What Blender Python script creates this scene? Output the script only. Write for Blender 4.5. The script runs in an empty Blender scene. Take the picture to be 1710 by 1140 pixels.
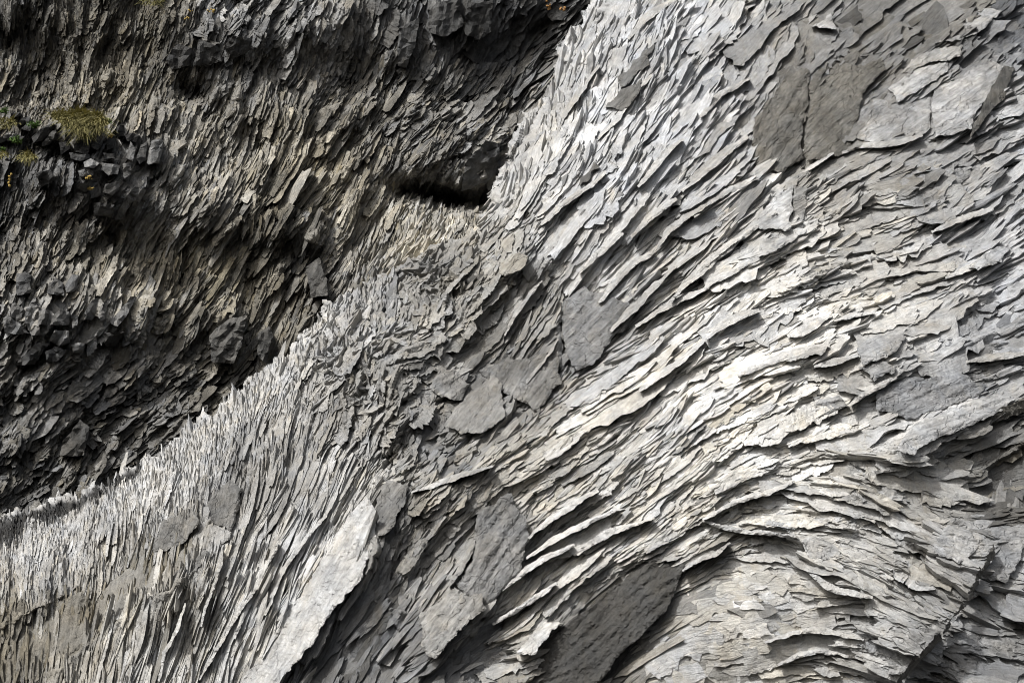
import bpy, bmesh, math, random
import numpy as np
from mathutils import Vector, Matrix
from mathutils.geometry import delaunay_2d_cdt

random.seed(7)
rng = np.random.default_rng(11)
S = bpy.context.scene
C = S.collection

# ------------------------------------------------------------------ camera
PITCH = math.radians(18.0)
CAM = np.array([0.0, 0.0, 1.7])
LENS = 50.0
cd = bpy.data.cameras.new("camera")
cam = bpy.data.objects.new("camera", cd)
C.objects.link(cam)
cam.location = CAM
cam.rotation_euler = (math.pi / 2 + PITCH, 0, 0)
cd.lens = LENS
cd.sensor_width = 36.0
cd.clip_end = 500
S.camera = cam
FPX = 855.0 / (18.0 / LENS)
RIGHT = np.array([1.0, 0, 0])
FWD = np.array([0, math.cos(PITCH), math.sin(PITCH)])
UP = np.array([0, -math.sin(PITCH), math.cos(PITCH)])

# ------------------------------------------------------------------ light
SUN_DIR = np.array([-0.44, -0.60, 0.67])
SUN_DIR /= np.linalg.norm(SUN_DIR)
SUN_EL = math.asin(SUN_DIR[2])
SUN_ROT = math.atan2(SUN_DIR[0], SUN_DIR[1])
w = bpy.data.worlds.new("World")
S.world = w
w.use_nodes = True
nt = w.node_tree
bg = nt.nodes["Background"]
sky = nt.nodes.new("ShaderNodeTexSky")
sky.sky_type = 'NISHITA'
sky.sun_disc = False
sky.sun_elevation = SUN_EL
sky.sun_rotation = SUN_ROT
sky.dust_density = 6.0
sky.air_density = 1.0
hs = nt.nodes.new("ShaderNodeHueSaturation")
hs.inputs["Saturation"].default_value = 0.35      # a thin white overcast veil
nt.links.new(sky.outputs[0], hs.inputs["Color"])
nt.links.new(hs.outputs[0], bg.inputs[0])
bg.inputs[1].default_value = 0.1
ld = bpy.data.lights.new("sun", 'SUN')
ld.energy = 2.3
ld.angle = math.radians(3.0)
ld.color = (1.0, 0.985, 0.962)
sun = bpy.data.objects.new("sun", ld)
C.objects.link(sun)
sun.rotation_euler = Vector(SUN_DIR).to_track_quat('Z', 'Y').to_euler()
sun.location = (-20, -10, 40)
S.view_settings.view_transform = 'Standard'
S.view_settings.look = 'None'
S.view_settings.exposure = 0.36
S.view_settings.gamma = 1.0
S.cycles.filter_width = 1.0
S.cycles.max_bounces = 4
S.cycles.diffuse_bounces = 2


# ------------------------------------------------------------------ helpers
def tag(o, label=None, cat=None, group=None, kind=None):
    for k, v in (("label", label), ("category", cat), ("group", group), ("kind", kind)):
        if v:
            o[k] = v
    return o


def empty(name, loc=(0, 0, 0)):
    o = bpy.data.objects.new(name, None)
    C.objects.link(o)
    o.location = loc
    return o


def mesh_obj(name, verts, faces, mat, parent=None, col=None, st=None, smooth=False):
    """verts (n,3); faces (list of index arrays with equal length each) or list of lists"""
    me = bpy.data.meshes.new(name)
    verts = np.asarray(verts, dtype=np.float32)
    if not isinstance(faces, list):
        faces = [faces]
    blocks = [np.asarray(f, dtype=np.int32) for f in faces if len(f)]
    loops = np.concatenate([b.ravel() for b in blocks])
    sizes = np.concatenate([np.full(len(b), b.shape[1], np.int32) for b in blocks])
    starts = np.concatenate([[0], np.cumsum(sizes)[:-1]]).astype(np.int32)
    me.vertices.add(len(verts))
    me.vertices.foreach_set("co", verts.ravel())
    me.loops.add(len(loops))
    me.loops.foreach_set("vertex_index", loops)
    me.polygons.add(len(sizes))
    me.polygons.foreach_set("loop_start", starts)
    me.polygons.foreach_set("loop_total", sizes)
    me.polygons.foreach_set("use_smooth", np.full(len(sizes), smooth, dtype=bool))
    if col is not None:
        a = me.attributes.new("col", 'FLOAT_COLOR', 'POINT')
        c4 = np.ones((len(verts), 4), np.float32)
        c4[:, :3] = col
        a.data.foreach_set("color", c4.ravel())
    if st is not None:
        a = me.attributes.new("st", 'FLOAT_VECTOR', 'POINT')
        a.data.foreach_set("vector", np.asarray(st, np.float32).ravel())
    me.update()
    me.validate()
    me.materials.append(mat)
    o = bpy.data.objects.new(name, me)
    C.objects.link(o)
    if parent is not None:
        o.parent = parent
        o.matrix_parent_inverse = parent.matrix_world.inverted() if parent.type != 'EMPTY' else Matrix.Translation(-Vector(parent.location))
    return o


def srgb(r, g, b):
    f = lambda c: (c / 12.92 if c <= 0.04045 else ((c + 0.055) / 1.055) ** 2.4)
    return np.array([f(r / 255), f(g / 255), f(b / 255)])


# ------------------------------------------------------------------ materials
def rock_material(name, striate=1.0, grain=1.0, mottle=0.35, rough=0.88, crackw=0.02):
    m = bpy.data.materials.new(name)
    m.use_nodes = True
    t = m.node_tree
    N, Lk = t.nodes, t.links
    b = N["Principled BSDF"]
    b.inputs["Roughness"].default_value = rough
    b.inputs["Specular IOR Level"].default_value = 0.25
    co = N.new("ShaderNodeTexCoord")
    at = N.new("ShaderNodeAttribute")
    at.attribute_name = "col"
    st = N.new("ShaderNodeAttribute")
    st.attribute_name = "st"

    def noise(vec, scale, detail=4.0, rough=0.6, dist=0.0):
        n = N.new("ShaderNodeTexNoise")
        n.inputs["Scale"].default_value = scale
        n.inputs["Detail"].default_value = detail
        n.inputs["Roughness"].default_value = rough
        n.inputs["Distortion"].default_value = dist
        Lk.new(vec, n.inputs["Vector"])
        return n.outputs["Fac"]

    def mapr(v, a, bb, c, d):
        n = N.new("ShaderNodeMapRange")
        n.inputs[1].default_value = a
        n.inputs[2].default_value = bb
        n.inputs[3].default_value = c
        n.inputs[4].default_value = d
        Lk.new(v, n.inputs[0])
        return n.outputs[0]

    def mth(op, a, bb):
        n = N.new("ShaderNodeMath")
        n.operation = op
        for i, v in enumerate((a, bb)):
            if isinstance(v, (int, float)):
                n.inputs[i].default_value = v
            else:
                Lk.new(v, n.inputs[i])
        return n.outputs[0]

    obj = co.outputs["Object"]
    sc = N.new("ShaderNodeVectorMath")
    sc.operation = 'MULTIPLY'
    sc.inputs[1].default_value = (3.4, 20.0, 9.0)
    Lk.new(st.outputs["Vector"], sc.inputs[0])
    streak = noise(sc.outputs[0], 1.0, 5.0, 0.62, 0.3)
    big = noise(obj, 0.9, 5.0, 0.62)
    mid = noise(obj, 5.5, 5.0, 0.65)
    fine = noise(obj, 34.0, 4.0, 0.7)
    # albedo variation: weathering blotches, mineral grain, bedding streaks
    v = mapr(big, 0.3, 0.7, 1.0 - mottle * 0.7, 1.0 + mottle * 0.5)
    v = mth('MULTIPLY', v, mapr(mid, 0.3, 0.72, 1.0 - mottle * 0.6, 1.0 + mottle * 0.5))
    v = mth('MULTIPLY', v, mapr(fine, 0.3, 0.7, 0.86, 1.14))
    v = mth('MULTIPLY', v, mapr(streak, 0.32, 0.68, 1.0 - 0.22 * striate, 1.0 + 0.16 * striate))
    sc3 = N.new("ShaderNodeVectorMath")
    sc3.operation = 'MULTIPLY'
    sc3.inputs[1].default_value = (1.5, 1.5, .35)
    Lk.new(obj, sc3.inputs[0])
    v = mth('MULTIPLY', v, mapr(noise(sc3.outputs[0], 1.0, 6.0, .68), 0.34, 0.68, 1.0 - mottle * .75, 1.0 + mottle * .4))
    mul = N.new("ShaderNodeVectorMath")
    mul.operation = 'SCALE'
    Lk.new(at.outputs["Color"], mul.inputs[0])
    Lk.new(v, mul.inputs["Scale"])
    stn = N.new("ShaderNodeMix")
    stn.data_type = 'RGBA'
    stn.blend_type = 'MULTIPLY'
    stn.inputs[7].default_value = (1.04, .93, .74, 1)
    Lk.new(mapr(noise(sc3.outputs[0], 1.9, 5.0, .7, .6), 0.55, 0.72, 0.0, 0.4), stn.inputs[0])
    Lk.new(mul.outputs[0], stn.inputs[6])
    # faint warm / cool drift of the rock itself
    mx = N.new("ShaderNodeMix")
    mx.data_type = 'RGBA'
    mx.blend_type = 'MULTIPLY'
    mx.inputs["Factor"].default_value = 1.0
    rp = N.new("ShaderNodeValToRGB")
    rp.color_ramp.elements[0].position = 0.35
    rp.color_ramp.elements[0].color = (0.98, 1.0, 1.025, 1)
    rp.color_ramp.elements[1].position = 0.68
    rp.color_ramp.elements[1].color = (1.025, 1.0, 0.955, 1)
    Lk.new(noise(obj, 1.7, 4.0, 0.6), rp.inputs[0])
    Lk.new(stn.outputs[2], mx.inputs[6])
    Lk.new(rp.outputs[0], mx.inputs[7])
    Lk.new(mx.outputs[2], b.inputs["Base Color"])
    # relief too fine for the mesh
    h = mth('MULTIPLY', streak, 0.036 * striate)
    h = mth('ADD', h, mth('MULTIPLY', fine, 0.010 * grain))
    h = mth('ADD', h, mth('MULTIPLY', mid, 0.05 * grain))
    vo = N.new("ShaderNodeTexVoronoi")
    vo.feature = 'DISTANCE_TO_EDGE'
    vo.inputs["Scale"].default_value = 1.0
    sc2 = N.new("ShaderNodeVectorMath")
    sc2.operation = 'MULTIPLY'
    sc2.inputs[1].default_value = (0.9, 2.6, 1.0)
    ad = N.new("ShaderNodeVectorMath")
    ad.operation = 'ADD'
    nz = N.new("ShaderNodeTexNoise")
    nz.inputs["Scale"].default_value = 3.0
    Lk.new(obj, nz.inputs["Vector"])
    sw = N.new("ShaderNodeVectorMath")
    sw.operation = 'SCALE'
    sw.inputs["Scale"].default_value = 0.6
    Lk.new(nz.outputs["Color"], sw.inputs[0])
    Lk.new(st.outputs["Vector"], ad.inputs[0])
    Lk.new(sw.outputs[0], ad.inputs[1])
    Lk.new(ad.outputs[0], sc2.inputs[0])
    Lk.new(sc2.outputs[0], vo.inputs["Vector"])
    crack = mapr(vo.outputs["Distance"], 0.0, crackw, -0.6 * crackw, 0.0)
    h = mth('ADD', h, crack)
    bp = N.new("ShaderNodeBump")
    bp.inputs["Strength"].default_value = 0.9
    bp.inputs["Distance"].default_value = 1.0
    Lk.new(h, bp.inputs["Height"])
    Lk.new(bp.outputs[0], b.inputs["Normal"])
    return m


def plain_material(name, col, var=0.3, scale=8.0, rough=0.8):
    m = bpy.data.materials.new(name)
    m.use_nodes = True
    t = m.node_tree
    b = t.nodes["Principled BSDF"]
    b.inputs["Roughness"].default_value = rough
    b.inputs["Specular IOR Level"].default_value = 0.2
    co = t.nodes.new("ShaderNodeTexCoord")
    n = t.nodes.new("ShaderNodeTexNoise")
    n.inputs["Scale"].default_value = scale
    n.inputs["Detail"].default_value = 5
    t.links.new(co.outputs["Object"], n.inputs["Vector"])
    r = t.nodes.new("ShaderNodeValToRGB")
    r.color_ramp.elements[0].position = 0.3
    r.color_ramp.elements[0].color = (*[c * (1 - var) for c in col], 1)
    r.color_ramp.elements[1].position = 0.7
    r.color_ramp.elements[1].color = (*[min(1, c * (1 + var)) for c in col], 1)
    t.links.new(n.outputs["Fac"], r.inputs[0])
    t.links.new(r.outputs[0], b.inputs["Base Color"])
    return m


M_ROCK = rock_material("layered_rock", striate=1.0, grain=1.0, mottle=0.3)
M_BARE = rock_material("bare_rock", striate=1.3, grain=0.6, mottle=0.42, crackw=0.04)
M_DARK = rock_material("mossy_rock", striate=0.9, grain=1.2, mottle=0.55)
M_BASE = rock_material("bedrock", striate=0.0, grain=1.2, mottle=0.3)
M_GRASS = plain_material("dry_grass", (0.29, 0.265, 0.115), 0.5, 5.0)
M_GREEN = plain_material("green_leaf", (0.10, 0.17, 0.045), 0.4, 6.0)
M_SOIL = plain_material("root_soil", (0.07, 0.05, 0.03), 0.5, 9.0, 0.95)
M_LICHEN = plain_material("yellow_lichen", (0.43, 0.31, 0.10), 0.4, 14.0, 0.95)
M_WHITE = plain_material("pale_lichen", (0.62, 0.58, 0.47), 0.25, 14.0, 0.95)
M_RUST = plain_material("rust_stain", (0.45, 0.25, 0.10), 0.35, 10.0, 0.95)

# ------------------------------------------------------------------ working grid over the two rock walls
STEP = 2.0
X0, X1, Y0, Y1 = -150.0, 1860.0, -150.0, 1290.0
gx = np.arange(X0, X1 + 1, STEP)
gy = np.arange(Y0, Y1 + 1, STEP)
XX, YY = np.meshgrid(gx, gy)
GH, GW = XX.shape


def samp(F, x, y):
    fx = np.clip((np.asarray(x) - X0) / STEP, 0, GW - 1.001)
    fy = np.clip((np.asarray(y) - Y0) / STEP, 0, GH - 1.001)
    i, j = fx.astype(int), fy.astype(int)
    a, b = fx - i, fy - j
    if F.ndim == 3:
        a, b = a[..., None], b[..., None]
    return (F[j, i] * (1 - a) + F[j, i + 1] * a) * (1 - b) + (F[j + 1, i] * (1 - a) + F[j + 1, i + 1] * a) * b


def vnoise(cell, seed, cell_y=None):
    """smooth value noise on the grid, roughly in -1..1"""
    r = np.random.default_rng(seed)
    cy = cell_y or cell
    nx, ny = int((X1 - X0) / cell) + 4, int((Y1 - Y0) / cy) + 4
    L = r.uniform(-1, 1, (ny, nx))
    fx, fy = (XX - X0) / cell, (YY - Y0) / cy
    i, j = fx.astype(int), fy.astype(int)
    a, b = fx - i, fy - j
    a, b = a * a * (3 - 2 * a), b * b * (3 - 2 * b)
    return (L[j, i] * (1 - a) + L[j, i + 1] * a) * (1 - b) + (L[j + 1, i] * (1 - a) + L[j + 1, i + 1] * a) * b


def blur(F, px):
    n = max(1, int(px / STEP))
    for _ in range(3):
        for ax in (0, 1):
            pad = [(0, 0), (0, 0)]
            pad[ax] = (n + 1, n)
            c = np.cumsum(np.pad(F, pad, mode='edge'), axis=ax)
            F = (np.take(c, range(2 * n + 1, c.shape[ax]), ax) - np.take(c, range(0, c.shape[ax] - 2 * n - 1), ax)) / (2 * n + 1)
    return F


def in_poly(x, y, poly):
    p = np.asarray(poly, float)
    q = np.roll(p, -1, 0)
    r = np.zeros(np.shape(x), bool)
    for (ax, ay), (bx, by) in zip(p, q):
        if ay == by:
            continue
        cnd = ((ay > y) != (by > y)) & (x < (bx - ax) * (y - ay) / (by - ay) + ax)
        r ^= cnd
    return r


def poly_mask(poly, soft=4):
    p = np.asarray(poly, float)
    wob = 5.0
    r = in_poly(XX + wob * WX, YY + wob * WY, p).astype(np.float32)
    return blur(r, soft) if soft else r


WX = vnoise(14, 101) + 0.6 * vnoise(6, 102)
WY = vnoise(14, 103) + 0.6 * vnoise(6, 104)


def seg_dist(poly):
    """signed distance to a polyline (+ on its right when walking), parameter along it"""
    best = np.full(XX.shape, 1e9)
    sg = np.zeros(XX.shape)
    tt = np.zeros(XX.shape)
    p = np.asarray(poly, float)
    seglen = np.hypot(*(p[1:] - p[:-1]).T)
    cum = np.concatenate([[0], np.cumsum(seglen)])
    x, y = XX + 4 * WX, YY + 4 * WY
    for k in range(len(p) - 1):
        d = p[k + 1] - p[k]
        L2 = (d * d).sum()
        t = np.clip(((x - p[k, 0]) * d[0] + (y - p[k, 1]) * d[1]) / L2, 0, 1)
        ex, ey = x - p[k, 0] - t * d[0], y - p[k, 1] - t * d[1]
        ds = np.hypot(ex, ey)
        s = np.sign(d[0] * ey - d[1] * ex)
        u = ds < best
        best = np.where(u, ds, best)
        sg = np.where(u, s, sg)
        tt = np.where(u, cum[k] + t * seglen[k], tt)
    return best * sg, tt, cum[-1]


def rbf(points, cols, sigma=110.0):
    """normalised gaussian blend of control values at the grid (evaluated coarsely)"""
    sx, sy = XX[::6, ::6], YY[::6, ::6]
    num = np.zeros(sx.shape + (cols.shape[1],))
    den = np.zeros(sx.shape)
    for (px, py), v in zip(points, cols):
        d2 = (sx - px) ** 2 + (sy - py) ** 2
        k = np.exp(-d2 / (2 * sigma ** 2)) + 1e-9 + 1e-3 / (1 + d2 / sigma ** 2) ** 2
        num += k[..., None] * v
        den += k
    out = num / den[..., None]
    fx = np.clip((XX - X0) / (6 * STEP), 0, out.shape[1] - 1.001)
    fy = np.clip((YY - Y0) / (6 * STEP), 0, out.shape[0] - 1.001)
    i, j = fx.astype(int), fy.astype(int)
    a, b = (fx - i)[..., None], (fy - j)[..., None]
    return (out[j, i] * (1 - a) + out[j, i + 1] * a) * (1 - b) + (out[j + 1, i] * (1 - a) + out[j + 1, i + 1] * a) * b


# control points: x, y, bed angle (deg, up to the right), length px, width px, proud m, albedo, warm(-1..1), tilt
FRONT = [
    # crest of fine upright ribs
    (60, 950, 84, 20, 5, .07, .56, .0, 1), (140, 910, 82, 20, 5, .08, .58, 0, 1), (250, 860, 80, 26, 5, .08, .58, 0, 1), (340, 770, 80, 34, 5, .08, .56, 0, 1),
    (420, 690, 78, 30, 6, .08, .55, 0, 1), (520, 600, 72, 26, 7, .08, .55, 0, 1), (600, 520, 62, 22, 8, .09, .5, 0, 1), (690, 470, 58, 22, 8, .09, .42, 0, 1),
    (40, 1060, 84, 70, 7, .05, .24, .6, .7), (150, 1000, 82, 60, 6, .06, .5, .15, .8), (240, 960, 78, 70, 6, .05, .34, .3, .8),
    (130, 1120, 78, 80, 7, .06, .42, .2, .9), (220, 1080, 76, 80, 6, .07, .5, .15, 1), (320, 1060, 74, 80, 6, .08, .52, .1, 1), (400, 960, 70, 75, 6, .09, .54, 0, 1),
    (480, 880, 64, 75, 6, .10, .56, 0, 1.1), (430, 1060, 66, 90, 8, .08, .55, 0, 1), (520, 960, 60, 80, 8, .08, .56, 0, 1), (560, 800, 60, 60, 7, .10, .54, 0, 1.1),
    (440, 760, 74, 50, 8, .06, .36, .1, .8), (360, 860, 76, 55, 7, .06, .38, .1, .8),
    # jumbled blocks in the middle
    (560, 600, 60, 22, 9, .09, .5, .05, 1), (600, 650, 55, 24, 13, .09, .42, .1, 1), (680, 620, 50, 26, 13, .09, .42, .1, 1), (640, 720, 50, 26, 11, .08, .4, .1, 1),
    (560, 710, 60, 32, 9, .09, .46, .05, 1), (710, 700, 50, 30, 14, .06, .34, 0, .8), (720, 530, 55, 34, 10, .10, .46, .1, 1.1), (640, 760, 55, 34, 7, .09, .5, .05, 1.1),
    (800, 480, 55, 38, 9, .10, .48, .15, 1.1), (870, 440, 55, 32, 9, .09, .5, .1, 1), (760, 440, 40, 26, 10, .09, .4, .2, 1), (900, 520, 58, 44, 9, .10, .46, .1, 1.1),
    (830, 560, 52, 44, 10, .08, .42, .1, .9), (900, 600, 55, 48, 10, .07, .34, .05, .8), (820, 660, 42, 70, 28, .05, .3, .05, .5), (780, 720, 35, 60, 24, .06, .36, .15, .7),
    (880, 390, 30, 22, 9, .09, .44, 0, 1),
    # upper face, steep blades
    (860, 340, 68, 50, 13, .09, .52, .05, 1), (900, 250, 68, 44, 15, .11, .5, 0, 1), (940, 180, 68, 40, 13, .10, .5, 0, 1), (980, 80, 66, 60, 12, .10, .56, -.1, 1),
    (1040, 40, 62, 70, 14, .11, .55, -.2, 1), (1060, 160, 58, 80, 17, .12, .52, -.2, 1.1), (1000, 250, 58, 74, 16, .11, .55, -.2, 1), (1110, 90, 58, 70, 15, .10, .6, -.35, 1),
    (1170, 60, 54, 70, 14, .09, .55, -.2, 1), (1120, 220, 52, 72, 15, .10, .62, -.35, 1), (1020, 340, 50, 70, 16, .11, .6, -.3, 1), (960, 380, 50, 50, 12, .10, .54, -.1, 1),
    (1220, 130, 50, 70, 20, .10, .5, -.1, 1), (1180, 230, 46, 80, 17, .12, .54, -.15, 1), (1240, 240, 44, 70, 20, .13, .46, -.1, 1.1), (1110, 330, 44, 90, 14, .13, .5, -.1, 1.2),
    (1040, 420, 46, 80, 11, .12, .52, 0, 1.2), (960, 450, 55, 50, 11, .09, .54, 0, 1), (1000, 540, 50, 80, 24, .08, .3, -.1, .8), (1140, 420, 40, 90, 13, .13, .52, .05, 1.2),
    (1230, 360, 36, 90, 15, .14, .52, .05, 1.2), (1300, 330, 34, 70, 18, .12, .52, .05, 1.1),
    # upper right, broad bare faces
    (1300, 60, 45, 60, 24, .09, .36, 0, .9), (1400, 60, 40, 80, 34, .09, .34, 0, .8), (1340, 180, 50, 90, 40, .05, .2, .25, .5), (1480, 130, 34, 90, 26, .09, .36, 0, .9),
    (1540, 40, 32, 90, 30, .08, .24, .15, .8), (1660, 60, 38, 80, 34, .10, .26, -.3, .9), (1570, 190, 34, 110, 40, .08, .4, -.2, .7), (1680, 200, 24, 80, 24, .10, .4, -.2, 1),
    (1380, 290, 30, 56, 15, .09, .44, .1, 1), (1500, 290, 24, 56, 15, .08, .4, .1, .9), (1600, 280, 28, 80, 20, .10, .42, -.1, 1), (1690, 330, 34, 80, 10, .11, .5, -.35, 1.1),
    (1440, 360, 18, 60, 22, .09, .42, .1, 1), (1560, 360, 28, 60, 22, .09, .4, -.1, 1), (1640, 390, 34, 80, 11, .11, .5, -.3, 1.1),
    # right of centre, white leaves
    (1060, 560, 42, 70, 13, .11, .56, .05, 1.1), (1150, 520, 38, 80, 12, .11, .58, .05, 1.1), (1250, 470, 32, 70, 13, .11, .58, .05, 1.1), (1340, 450, 24, 44, 15, .10, .52, .1, 1),
    (1430, 430, 14, 50, 22, .09, .46, .1, 1), (1500, 440, 18, 60, 24, .10, .46, .05, 1), (1590, 450, 26, 66, 18, .12, .46, 0, 1.1), (1680, 480, 30, 90, 18, .11, .46, -.35, 1),
    (1640, 560, 22, 80, 20, .12, .44, -.3, 1), (1540, 540, 20, 60, 22, .10, .46, .05, 1), (1440, 540, 20, 60, 20, .09, .52, .1, 1), (1340, 530, 24, 56, 14, .09, .58, .1, 1),
    (1260, 570, 28, 60, 13, .10, .6, .1, 1), (1160, 620, 34, 66, 14, .10, .6, .08, 1), (1060, 660, 38, 56, 11, .10, .56, .05, 1.1), (960, 690, 38, 40, 10, .09, .5, .12, 1),
    (1220, 700, 30, 50, 13, .09, .6, .1, 1), (1310, 620, 20, 70, 20, .08, .6, .1, .8), (1340, 690, 28, 44, 13, .09, .6, .1, 1), (1420, 650, 8, 60, 24, .07, .52, .05, .8),
    (1530, 640, 20, 90, 30, .07, .4, -.2, .8), (1640, 640, 18, 90, 16, .10, .44, -.2, 1), (1460, 730, 10, 50, 20, .10, .52, .05, 1), (1560, 730, 26, 90, 24, .10, .4, -.05, 1),
    (1660, 760, 25, 80, 30, .10, .2, .25, 1), (1640, 850, 10, 90, 40, .08, .2, 0, .8),
    (900, 760, 34, 40, 9, .09, .5, .2, 1.1), (1000, 760, 36, 34, 8, .10, .46, .1, 1.2), (1100, 760, 36, 46, 11, .10, .56, .08, 1.1), (1180, 780, 32, 46, 12, .10, .58, .1, 1.1),
    (1280, 770, 24, 40, 13, .08, .6, .12, 1), (1370, 760, 12, 36, 13, .08, .58, .12, 1), (760, 800, 38, 26, 9, .10, .46, .25, 1.1), (730, 850, 45, 22, 9, .10, .38, .15, 1),
    (700, 780, 40, 22, 9, .09, .4, .15, 1), (830, 810, 40, 34, 9, .09, .46, .2, 1.1), (680, 890, 70, 34, 14, .06, .3, .05, .8), (730, 920, 58, 30, 7, .09, .42, .1, 1.1),
    (830, 920, 56, 60, 20, .05, .32, .05, .6), (760, 1000, 50, 60, 12, .08, .4, .1, 1), (960, 850, 42, 40, 9, .10, .52, .08, 1.1), (1040, 860, 38, 40, 10, .10, .54, .08, 1.1),
    (920, 960, 46, 50, 10, .09, .56, .08, 1), (880, 1030, 44, 44, 10, .09, .54, .1, 1), (1000, 940, 40, 46, 11, .09, .58, .08, 1), (840, 1110, 8, 34, 14, .07, .5, .15, .9),
    (1120, 850, 26, 40, 10, .09, .56, .12, 1.1), (1180, 890, 38, 34, 7, .09, .42, .12, 1.1), (1100, 910, 32, 44, 9, .08, .5, .1, 1),
    (600, 1060, 58, 90, 20, .05, .2, -.1, .6), (1020, 1040, 46, 110, 12, .04, .15, .15, .6), (760, 1110, 50, 70, 22, .04, .14, 0, .5),
    # lower right, layers falling to the right
    (1260, 850, 10, 40, 9, .08, .58, .12, 1.1), (1340, 830, -4, 46, 11, .09, .56, .1, 1.1), (1400, 800, -14, 46, 11, .10, .54, .08, 1.1), (1460, 830, -22, 50, 14, .10, .5, .05, 1.1),
    (1520, 800, -10, 60, 20, .10, .46, .05, 1), (1580, 850, -20, 50, 20, .10, .42, .1, 1), (1300, 920, -8, 60, 16, .07, .48, .05, .9), (1400, 910, -14, 70, 16, .09, .52, .05, 1),
    (1500, 930, -22, 60, 14, .11, .46, .05, 1.1), (1620, 900, -12, 90, 34, .10, .42, -.1, .8), (1690, 950, -10, 90, 40, .10, .38, -.2, .8), (1240, 980, 8, 60, 20, .06, .46, .15, .8),
    (1340, 990, 2, 60, 13, .09, .5, .08, 1), (1430, 1000, -8, 70, 14, .10, .46, .08, 1), (1530, 990, -26, 44, 10, .12, .44, .1, 1.2), (1600, 990, -24, 60, 20, .10, .4, -.05, 1),
    (1180, 1060, 16, 50, 20, .06, .44, .25, .8), (1260, 1060, 14, 50, 18, .07, .5, .2, .9), (1360, 1070, 0, 60, 18, .09, .5, .1, 1), (1450, 1090, -18, 80, 22, .09, .4, -.05, .9),
    (1580, 1080, -22, 90, 22, .10, .36, -.1, 1), (1680, 1060, -16, 90, 26, .10, .3, -.1, 1), (1220, 1130, 10, 50, 18, .07, .48, .25, .9), (1340, 1120, 4, 60, 18, .08, .46, .15, .9),
]
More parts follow.
